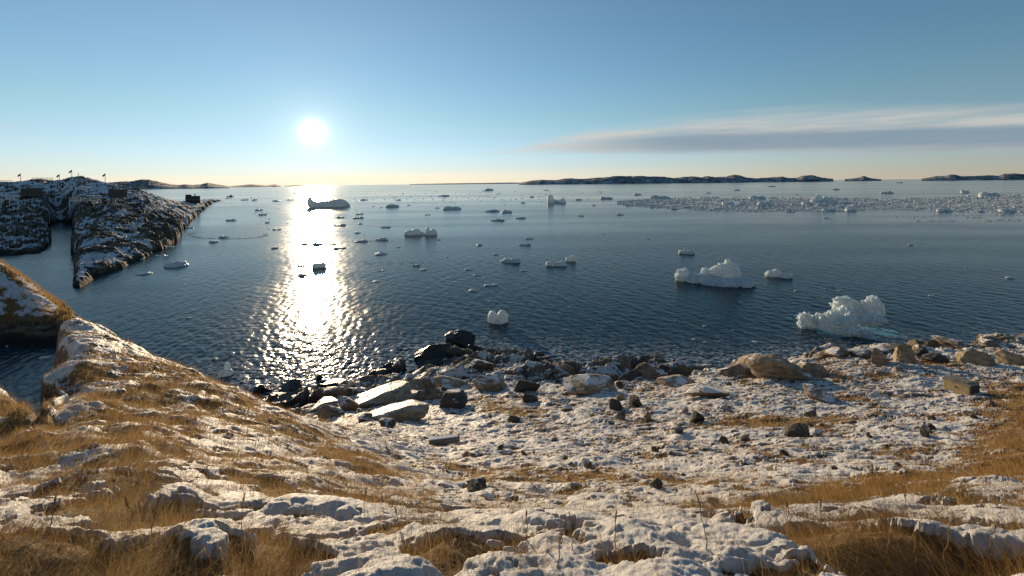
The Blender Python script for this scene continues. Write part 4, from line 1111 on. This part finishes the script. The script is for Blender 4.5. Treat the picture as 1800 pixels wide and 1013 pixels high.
for _ in range(160): pts.append((pk.uniform(430, 640), 372 + pk.gauss(0, 22), pk.uniform(1, 3.5)))
for _ in range(130): pts.append((pk.uniform(1160, 1800), pk.uniform(520, 625), pk.uniform(.8, 2.4)))
pts = [q for q in pts if q[1] > 336]
brash('brash_ice', 'thin scatter of ice crumbs between the floes', pts, 6)
# ------------------------------------------------------------------ rocks
def rock_material(name, dark, light, snow_amt, rough=.85):
    m, t, p, out = material(name)
    geo = t.n('ShaderNodeNewGeometry'); pos = geo.outputs['Position']
    sn = t.n('ShaderNodeSeparateXYZ'); t.l(geo.outputs['Normal'], sn.inputs[0])
    a = t.noise(t.mapping(pos, (1, 1, 2.6), (.2, .35, .5)), 1.7, 9, .7); b = t.noise(pos, 9.0, 7, .7); c_ = t.noise(pos, .8, 4, .6)
    col_ = t.mix(t.ss(a, .36, .64), dark, light)
    col_ = t.mix(t.m('MULTIPLY', t.ss(b, .52, .75), .6), col_, tuple(x * .45 for x in dark))
    ed = t.ss(t.m('ADD', t.m('MULTIPLY', sn.outputs[2], .75), t.m('ADD', t.m('MULTIPLY', t.m('SUBTRACT', b, .5), .5), t.m('MULTIPLY', t.m('SUBTRACT', c_, .5), 1.6))), .95 - snow_amt, 1.06 - snow_amt)
    t.l(t.mix(ed, col_, (.68, .67, .67)) if snow_amt > 0 else col_, p.inputs['Base Color'])
    p.inputs['Roughness'].default_value = rough; p.inputs['Specular IOR Level'].default_value = .4
    bb = t.n('ShaderNodeBump', i_Strength=.85, i_Distance=.12); t.l(t.m('ADD', a, t.m('MULTIPLY', b, .4)), bb.inputs['Height']); t.l(bb.outputs[0], p.inputs['Normal'])
    return m
m_tan = rock_material('tan_gneiss', (.17, .13, .085), (.40, .31, .20), .28)
m_grey = rock_material('grey_gneiss', (.075, .062, .05), (.24, .19, .14), .34)
m_dark = rock_material('dark_stone', (.035, .032, .030), (.10, .085, .07), .15)
m_wet = rock_material('wet_rock', (.012, .011, .010), (.035, .030, .026), 0, .35)
m_icy = rock_material('iced_rock', (.20, .17, .12), (.42, .37, .29), .12, .42)
def rock_mesh(seed, cuts=16, sub=5, flat=1.0):
    r = np.random.default_rng(seed)
    bm = bmesh.new(); bmesh.ops.create_icosphere(bm, subdivisions=sub, radius=1)
    v = np.array([tuple(q.co) for q in bm.verts]); bm_f = np.array([[q.index for q in f_.verts] for f_ in bm.faces]); bm.free()
    for k in range(cuts):
        n = r.normal(size=3); n[2] *= flat; n /= np.linalg.norm(n)
        d = r.uniform(.40, .82)
        over = v @ n - d
        v = v - np.outer(np.maximum(over, 0) * .985, n)
    nrm_ = v / np.linalg.norm(v, axis=1, keepdims=True)
    v = v + nrm_ * (.075 * fbm3(v[:, 0] * 2.6, v[:, 1] * 2.6, v[:, 2] * 2.6, seed + 3, 6, .65) + .05 * ridged(v[:, 0] * 2 + v[:, 1], v[:, 2] * 7, seed + 9, 3))[:, None]
    v -= (v.max(0) + v.min(0)) / 2; v /= np.ptp(v, axis=0)
    return v, bm_f
RK = {}
def rock_data(k, mat):
    key = (k, mat.name)
    if key not in RK:
        v, f_ = rock_mesh(700 + k, 12 + k, 5, 1.0)
        RK[key] = mesh_np('boulder', v, f_, mat, False)
        RK[key].polygons.foreach_set('use_smooth', np.ones(len(f_), bool))
    return RK[key]
rocks = []
rr_ = random.Random(11)
def rock(px, py, w_, h_, mat, label=None, sink=.42, sea_level=False, dep=None, cat='boulder', name='boulder'):
    pos, d = sea_at(px, py) if sea_level else ray_ground(px, py)
    s = d / F
    o = link(name, rock_data(rr_.randrange(9), mat))
    dz = h_ * s / (1 - sink)
    if not sea_level and not label and 560 < px < 1320 and py < 712: w_, h_, dep, sink = w_ * 1.05, h_ * .42, w_ * .55, .5
    else: w_, h_ = w_ * (.86 if w_ < 80 else .95), h_ * (.80 if not sea_level else 1)
    if w_ > 52 and not sea_level: dep, h_ = dep or w_ * .55, h_ * .8
    o.scale = (w_ * s, (dep or w_ * rr_.uniform(.7, 1.1)) * s, dz)
    o.location = pos + Vector((0, w_ * s * .25, dz * (.5 - sink)))
    o.rotation_euler = (rr_.uniform(-.12, .12), rr_.uniform(-.12, .12), -math.atan2(pos.x, pos.y) + rr_.choice((0, math.pi)) + rr_.uniform(-.25, .25))
    o['category'] = cat
    if label: o['label'] = label
    rocks.append((o, px, py, w_, mat.name, label)); return o
RA = [('the pale slab', 695, 728), ('the rocky point', 800, 610), ('the wooden beam', 780, 778), ('the flat tan slab', 1042, 683), ('the humped outcrop', 1389, 660), ('the wide tan slab', 1249, 688),
      ('the tan box', 1700, 685), ('the boulder pair', 1102, 710), ('the split ice block', 875, 566), ('the big dark stone', 1407, 762), ('the upright stone', 1628, 757), ('the far right outcrop', 1731, 632), ('the upright blocks', 1575, 628), ('the surf rocks', 480, 690)]
SMALLER = .86
T, G, D, W, I = m_tan, m_grey, m_dark, m_wet, m_icy
# (px, py of base, width, height, material, label, at sea level)
RL = [
 (764, 636, 88, 26, W, 'long dark wet rock at the tip of the rocky point', 1), (806, 614, 66, 26, W, 'dark wet rock splashed with spray, highest on the point', 1), (836, 628, 48, 20, W, 'black wet rock at the right side of the point', 1), (772, 648, 70, 13, W, None, 1), (800, 596, 34, 12, D, 'small brown rock in the spray beyond the point', 1),
 (740, 634, 40, 10, W, None, 1), (457, 692, 42, 15, W, 'black rock in the surf, left one of two', 1), (507, 700, 48, 24, W, 'black rock in the surf, right one of two, larger', 1), (480, 706, 30, 10, W, None, 1), (559, 668, 14, 10, W, 'small black rock alone in the surf', 1), (585, 684, 46, 11, W, 'flat black rock awash in the surf', 1), (628, 676, 30, 7, W, None, 1), (562, 682, 20, 6, W, None, 1),
 (695, 740, 112, 20, I, 'pale ice glazed slab of rock by the cove', 0), (664, 712, 110, 16, I, 'long ice glazed ledge sloping into the surf', 0), (610, 722, 44, 18, G, None, 0), (622, 714, 26, 15, D, None, 0), (576, 735, 56, 18, G, None, 0), (560, 720, 60, 10, I, None, 0), (680, 752, 34, 11, D, None, 0), (640, 742, 30, 9, G, None, 0), (735, 724, 24, 12, D, None, 0), (796, 715, 60, 24, D, 'big dark boulder above a sheltered snow patch', 0), (752, 706, 64, 16, G, None, 0),
 (720, 690, 80, 14, T, None, 0), (760, 672, 90, 16, G, None, 0), (808, 662, 76, 15, G, None, 0), (700, 706, 70, 10, I, None, 0), (842, 652, 60, 16, G, None, 0), (790, 684, 60, 12, T, None, 0), (846, 672, 50, 13, G, None, 0),
 (862, 664, 46, 24, T, None, 0), (910, 660, 54, 26, T, None, 0), (866, 690, 64, 26, T, None, 0), (922, 690, 54, 20, D, None, 0), (962, 646, 60, 16, T, None, 0), (963, 682, 38, 20, D, None, 0), (945, 664, 60, 14, G, None, 0), (1006, 672, 38, 14, D, None, 0), (995, 652, 30, 12, T, None, 0), (972, 640, 54, 9, W, None, 0),
 (1028, 655, 44, 24, G, None, 0), (1060, 652, 50, 22, D, None, 0), (1095, 650, 40, 24, G, None, 0), (1124, 648, 42, 20, D, None, 0), (1047, 669, 44, 14, D, None, 0), (1085, 668, 34, 14, D, None, 0), (1150, 666, 70, 22, G, 'snow coated sloping slab among the dark shore boulders', 0), (1112, 670, 44, 14, D, None, 0), (1196, 668, 40, 18, D, None, 0), (1228, 664, 34, 14, D, None, 0), (1259, 656, 24, 16, D, None, 0), (1264, 674, 42, 16, T, None, 0), (1175, 655, 30, 12, D, None, 0),
 (1193, 680, 66, 11, T, None, 0), (1249, 700, 84, 14, T, 'wide flat tan slab set in the snow above the shore boulders', 0), (1042, 694, 108, 17, T, 'long flat tan slab above the sheltered snow patch', 0), (932, 708, 28, 15, D, None, 0), (904, 742, 26, 10, D, None, 0), (998, 722, 26, 9, G, None, 0), (1092, 704, 16, 13, T, None, 0),
 (1084, 720, 26, 18, D, 'dark boulder in the snow, left one of a pair', 0), (1120, 716, 27, 17, D, 'dark boulder in the snow, right one of a pair', 0), (1092, 738, 22, 11, G, None, 0), (1226, 742, 28, 17, D, 'lone dark boulder in the snow beyond the reddish grass', 0), (1139, 738, 18, 11, T, None, 0), (1195, 762, 18, 10, D, None, 0), (1274, 778, 18, 9, D, None, 0), (1311, 777, 18, 10, D, None, 0), (1140, 722, 12, 6, T, None, 0), (1205, 724, 12, 8, T, None, 0),
 (1389, 668, 122, 34, T, 'humped tan rock outcrop standing over the sea', 0), (1330, 650, 60, 20, T, None, 0), (1300, 662, 50, 16, G, None, 0), (1435, 662, 60, 22, T, None, 0), (1452, 708, 64, 17, T, 'low rounded tan rock on the snow, inland of the humped outcrop', 0), (1551, 640, 30, 26, T, 'upright tan block above the sea, left one of two', 0), (1598, 638, 38, 33, T, 'upright tan block above the sea, right one, taller', 0), (1521, 630, 40, 14, G, None, 0), (1480, 628, 46, 13, T, None, 0), (1570, 622, 60, 12, G, None, 0), (1625, 628, 30, 14, D, None, 0), (1581, 652, 16, 9, T, None, 0), (1653, 638, 44, 14, D, None, 0),
 (1731, 642, 62, 22, T, 'pointed tan outcrop on the skyline of the snowfield, right of the blocks', 0), (1795, 642, 50, 22, T, None, 0), (1690, 612, 70, 9, G, None, 0), (1770, 612, 60, 9, G, None, 0),
 (1427, 732, 24, 14, G, 'blue grey snow dusted stone at the end of the reddish grass', 0), (1407, 770, 44, 22, D, 'big dark stone with drifted snow behind it', 0), (1437, 768, 30, 8, G, None, 0), (1628, 766, 16, 18, G, 'small upright stone with a tan lit side', 0), (1642, 756, 16, 12, D, None, 0), (1640, 738, 18, 9, D, None, 0), (1560, 790, 14, 7, D, None, 0), (1380, 800, 18, 8, D, None, 0), (1500, 745, 14, 7, G, None, 0), (1715, 735, 14, 7, D, None, 0), (1745, 715, 18, 8, G, None, 0),
 (1033, 822, 22, 11, G, None, 0), (1005, 864, 16, 10, G, None, 0), (1155, 858, 28, 9, D, None, 0), (1256, 890, 24, 12, T, None, 0), (1050, 832, 10, 5, D, None, 0), (838, 864, 44, 8, D, 'dark flat stone half buried where the slope meets the bowl', 0), (860, 880, 22, 9, G, None, 0), (920, 800, 12, 6, D, None, 0), (975, 776, 14, 7, G, None, 0), (1150, 790, 12, 6, D, None, 0), (880, 790, 12, 6, D, None, 0),
 (1360, 880, 16, 8, G, None, 0), (1470, 826, 14, 7, D, None, 0), (1530, 770, 12, 6, D, None, 0), (1580, 820, 12, 6, G, None, 0),
]
for k_, (x, y, w_, h_, m_, lb, sl) in enumerate(RL):
    if not lb and not sl and 640 < x < 1320 and y < 700 and k_ % 5 < 3: continue
    rock(x, y, w_, h_, m_, lb, sea_level=bool(sl))
rq = random.Random(23)
# loose blocks between the slabs of the shore
for k in range(14):
    x = rq.uniform(840, 1300); y = 646 + rq.random() ** 1.3 * 40 + (x > 1200) * 8
    rock(x, y, rq.uniform(8, 20), rq.uniform(4, 10), rq.choice((D, G, D)))
for k in range(6):
    x = rq.uniform(560, 830); rock(x, 756 - (x - 560) * .29 + rq.uniform(-22, 12), rq.uniform(8, 20), rq.uniform(4, 9), rq.choice((D, G)))
def name_rocks():
    by = {}
    cn = {'tan_gneiss': 'tan', 'grey_gneiss': 'grey', 'dark_stone': 'dark', 'wet_rock': 'wet', 'iced_rock': 'ice glazed'}
    for o, x, y, w_, mn, lb in rocks:
        o['group'] = 'rocks of the shore and slope'
        if lb: continue
        a = min(RA, key=lambda q: math.hypot(q[1] - x, (q[2] - y) * 1.5)); dx, dy = x - a[1], y - a[2]
        rel = ('left of' if dx < 0 else 'right of') if abs(dx) > 1.6 * abs(dy) else ('in front of' if dy > 0 else 'beyond')
        size = 'small' if w_ < 20 else 'mid sized' if w_ < 42 else 'large'
        by.setdefault(f"{size} {cn[mn]} rock {rel} {a[0]}", []).append((math.hypot(dx, 1.5 * dy), o))
    for base, l in by.items():
        l.sort(key=lambda q: q[0])
        for i, (_, o) in enumerate(l): o['label'] = base if len(l) == 1 else f"{base}, {ORD[min(i, 11)]}"
name_rocks()

# weathered box on the snow, right
bpz, bd = ray_ground(1701, 692); s = bd / F
m_box = simple_mat('weathered_box_side', (.36, .26, .12), (.50, .38, .19), 5.0, .8, .4, (1, 1, 4))
m_boxend = simple_mat('dark_box_end', (.030, .032, .028), (.06, .055, .045), 5.0, .85, .3)
box = empty('wooden_box', bpz + Vector((0, .4, -.06)), -math.atan2(bpz.x, bpz.y) - .42)
tag(box, 'weathered tan box lying on the snow, dark at one end', 'box')
W_, Hh, Dp = 36 * s, 17 * s, 26 * s
b = MB(); b.box((0, 0, Hh / 2), (W_, Dp, Hh)); body = b.build('side_panel', m_box, box)
bv = body.modifiers.new('b', 'BEVEL'); bv.width = .02; bv.segments = 2
b = MB(); b.box((W_ / 2 + .03, 0, Hh / 2), (.06, Dp * 1.02, Hh * 1.02)); b.build('end_panel', m_boxend, box)
b = MB(); b.box((0, 0, Hh + .035), (W_ * 1.05, Dp * 1.05, .07)); b.box((-.05 * W_, .1, Hh + .10), (W_ * .8, Dp * .7, .07)); lid = b.build('lid', simple_mat('grey_board', (.20, .17, .13), (.34, .29, .22), 4, .85, .3), box)
b = MB(); b.bar((-.02 * W_, -Dp / 2 - .015, Hh * .55), (-.02 * W_, -Dp / 2 + .02, Hh * .55), .055, n=12); b.build('hole', m_boxend, box)
# timber beam on the snow
bpz, bd = ray_ground(780, 783); s = bd / F
beam = empty('timber_beam', bpz + Vector((0, .15, .0)), -math.atan2(bpz.x, bpz.y) + .03)
tag(beam, 'grey timber beam lying across the snow below the cove', 'timber')
b = MB(); b.box((0, 0, 5 * s), (54 * s, 13 * s, 9 * s)); q = b.build('beam', simple_mat('grey_timber', (.10, .095, .085), (.22, .20, .17), 4, .85, .5, (.6, 8, 8)), beam)
bv = q.modifiers.new('b', 'BEVEL'); bv.width = .025; bv.segments = 2
b = MB(); b.box((-1 * s, 1.5 * s, 9.9 * s), (51 * s, 9 * s, 1.6 * s)); q = b.build('snow_cap', m_snowcap, beam)
bv = q.modifiers.new('b', 'BEVEL'); bv.width = .03; bv.segments = 3
# ------------------------------------------------------------------ dry grass
gm, t, p, out = material('dry_grass')
bc = t.attr('tone').outputs['Fac']; bh = t.attr('tip').outputs['Fac']
gc = t.mix(bc, (.14, .072, .022), (.50, .33, .13))
gc = t.mix(t.m('MULTIPLY', t.ss(bc, .62, 1.0), .6), gc, (.60, .47, .25))
t.l(gc, p.inputs['Base Color']); p.inputs['Roughness'].default_value = .7; p.inputs['Specular IOR Level'].default_value = .2
tr = t.n('ShaderNodeBsdfTranslucent'); t.l(gc, tr.inputs['Color'])
mx = t.n('ShaderNodeMixShader', i_Fac=.45); t.l(p.outputs[0], mx.inputs[1]); t.l(tr.outputs[0], mx.inputs[2]); t.l(mx.outputs[0], out.inputs[0])
gr_ = np.random.default_rng(99)
def blades(n, px0, px1, d0, d1, levels, lmin, lmax, thr, wmin, lean, base=None):
    u = gr_.uniform((px0 - CX) / F, (px1 - CX) / F, n); d = np.exp(gr_.uniform(math.log(d0), math.log(d1), n))
    X, Y = u * d, d
    z, snow, grass, rock_, belt = ground_fields(X, Y)
    clump = fbm(X * 2.2, Y * 2.2, 801, 3)
    fine = fbm(X * 6, Y * 8, 805, 2)
    acc = np.clip(grass * (.9 + 1.3 * clump + .9 * fine) - thr, 0, 1) * (z > 1.2)
    if base is not None: acc = base * (z > 2.0) * (1 - np.clip(belt, 0, 1)) * np.clip(.4 + 1.6 * clump, 0, 2); grass = grass * 0 + .75
    ok = gr_.random(n) < acc * .9
    X, Y, z, grass, snow, cl = X[ok], Y[ok], z[ok], grass[ok], snow[ok], clump[ok]
    n = len(X); R = np.hypot(X, Y)
    ln = gr_.uniform(lmin, lmax, n) * (.22 + .95 * np.clip(grass, 0, 1) ** 1.3) * (1 + .5 * cl)
    wd = np.maximum(wmin, .00042 * R * 1.5) * gr_.uniform(.7, 1.3, n)
    th = gr_.uniform(0, 2 * np.pi, n)
    # blades hang with the wind and the slope, towards the right and down
    flow = .9 + 1.2 * noise2(X * .4, Y * .4, 802)
    lx = np.cos(th) * .75 + np.cos(flow) * .45; ly = np.sin(th) * .75 - .25
    lx *= lean * gr_.uniform(.4, 1.3, n); ly *= lean * gr_.uniform(.4, 1.3, n)
    sx, sy = np.cos(th + 1.4), np.sin(th + 1.4) * .4
    V, TP = [], []
    for k in range(levels + 1):
        a = k / levels
        cx_ = X + lx * ln * a ** 1.7; cy_ = Y + ly * ln * a ** 1.7
        cz_ = z - .015 + ln * (a - .35 * np.minimum(lean, 1.4) * a * a * np.hypot(lx, ly))
        wv = wd * (1 - a * .85) * .5
        if k < levels:
            V.append(np.stack([cx_ - sx * wv, cy_ - sy * wv, cz_], -1)); V.append(np.stack([cx_ + sx * wv, cy_ + sy * wv, cz_], -1)); TP += [a, a]
        else:
            V.append(np.stack([cx_, cy_, cz_], -1)); TP.append(1.0)
    m_ = 2 * levels + 1
    V = np.stack(V, 1).reshape(-1, 3)
    base = (np.arange(n) * m_)[:, None]
    quads = np.concatenate([base + np.array([[2 * k, 2 * k + 1, 2 * k + 3, 2 * k + 2]]) for k in range(levels - 1)]) if levels > 1 else np.zeros((0, 4), int)
    tris = base + np.array([[2 * levels - 2, 2 * levels - 1, 2 * levels]])
    tone = np.clip(gr_.normal(.42, .23, n) + .22 * noise2(X * .5, Y * .5, 803) + .25 * noise2(X * 3, Y * 3, 804), 0, 1)
    return V, quads, tris, np.repeat(tone, m_), np.tile(TP, n)
def grass_object(label, parts):
    off = 0; Vs, Q, T3, C, TPs = [], [], [], [], []
    for V, q, t3, c_, tp in parts:
        Vs.append(V); Q.append(q + off); T3.append(t3 + off); C.append(c_); TPs.append(tp); off += len(V)
    me = mesh_np('grass', np.concatenate(Vs), [np.concatenate(Q), np.concatenate(T3)], gm, True, {'tone': np.concatenate(C), 'tip': np.concatenate(TPs)})
    return tag(link('grass', me), label, None, None, 'stuff')
grass_object('dry straw coloured grass on the near slope', [
    blades(GRASS_N[0], -60, 1880, 1.5, 6.0, 4, .07, .28, .10, .0020, 2.3),
    blades(60000, -60, 1880, 1.5, 7.0, 4, .08, .30, 0, .0016, .9, .16),
    blades(170000, -60, 1880, 7.0, 40.0, 2, .10, .26, 0, .0045, .9, .30),
    blades(90000, -60, 760, 4.0, 24.0, 3, .10, .30, 0, .0035, 1.1, .34),
    blades(GRASS_N[1], -60, 1880, 6.0, 14.0, 3, .09, .26, .12, .0045, 1.3),
    blades(GRASS_N[2], -60, 1880, 14.0, 40.0, 2, .10, .32, .12, .009, .9)])
# grass on the far grassy point
n = 26000
ii = gr_.integers(0, pz.shape[0], n); jj = gr_.integers(0, pz.shape[1], n)
ok = (pz[ii, jj] > 1.9) & (gr_.random(n) < (1 - psn[ii, jj] * .8)); ii, jj = ii[ok], jj[ok]; n = len(ii)
X, Y, z = PX[ii, jj] + gr_.uniform(-.2, .2, n), PLg[ii, jj] + gr_.uniform(-.1, .1, n), pz[ii, jj]
ln = gr_.uniform(.3, .8, n); wd = .05; lx = gr_.normal(.3, .3, n)
V = np.stack([np.stack([X - wd, Y, z - .05], -1), np.stack([X + wd, Y, z - .05], -1), np.stack([X + lx * ln, Y, z + ln], -1)], 1).reshape(-1, 3)
tris = (np.arange(n) * 3)[:, None] + np.array([[0, 1, 2]])
me = mesh_np('grass', V, tris, gm, True, {'tone': np.repeat(np.clip(gr_.normal(.4, .2, n), 0, 1), 3), 'tip': np.tile([0., 0, 1], n)})
tag(link('grass', me), 'rusty dry grass on the point across the inlet', None, None, 'stuff')

# single tall stalks that stand out against the snow
m_stalk = simple_mat('dry_stalk', (.16, .085, .03), (.30, .18, .075), 12, .8, .1)
def stalk(px, py, hpx, lean, label, k):
    pos, d = ray_ground(px, py); h_ = hpx * d / F
    o = empty('dry_stalk', pos - Vector((0, 0, .02)), 0); tag(o, label, 'grass stalk', 'tall dry stalks near the viewer')
    r_ = random.Random(900 + k); b = MB(); prev = Vector((0, 0, 0)); n_ = 7; tipv = None
    for i in range(1, n_ + 1):
        a = i / n_; q = Vector((lean * h_ * a * a + r_.uniform(-.008, .008), r_.uniform(-.01, .01), h_ * a + .02)); b.bar(prev, q, .0024 * (1.15 - .55 * (i - 1) / n_), .0024 * (1.15 - .55 * a), 5); prev = q
    b.build('stem', m_stalk, o)
    sd = MB()
    for i in range(11):
        a = .74 + .26 * i / 10; c_ = Vector((lean * h_ * a * a, 0, h_ * a + .02))
        for e in (-1, 1): sd.bar(c_, c_ + Vector((e * r_.uniform(.002, .010), r_.uniform(-.006, .006), r_.uniform(.018, .034))), .0014, .0006, 4)
    sd.build('seed_head', m_stalk, o)
ST = [(1240, 965, 95, -.16, 'tallest dry stalk, leaning, before the grass band'), (1443, 938, 58, .0, 'straight reddish stalk right of the tallest one'), (1080, 965, 62, .06, 'thin dry stalk standing in the middle of the near snow'), (1008, 968, 60, -.1, 'dry stalk left of the thin middle one'), (925, 950, 48, .02, 'short dry stalk at the start of the grass band'),
      (1385, 925, 42, -.05, 'short stalk between the tallest and the straight reddish one'), (425, 930, 62, .1, 'dry stalk in the snow near the left hollow'), (268, 945, 70, .22, 'leaning stalk over the left snow bank'), (232, 935, 55, -.2, 'stalk leaning left over the left snow bank'), (90, 935, 60, .15, 'stalk beside the dark grass at the lower left'), (640, 905, 42, .1, 'stalk at the edge of the central hollow'),
      (1560, 1000, 60, .12, 'stalk before the dark hollow, left one'), (1612, 1003, 55, -.05, 'stalk before the dark hollow, middle one'), (1660, 1000, 90, .18, 'stalk before the dark hollow, right one, taller'), (1740, 990, 70, .2, 'bent stalk at the lower right'), (1590, 910, 44, .06, 'stalk on the snow below the orange grass'), (980, 1000, 60, .14, 'stalk at the bottom middle of the photo'), (700, 935, 40, -.12, 'small stalk left of the grass band')]
for k, (x, y, h_, l_, lb) in enumerate(ST): stalk(x, y, h_, l_, lb, k)
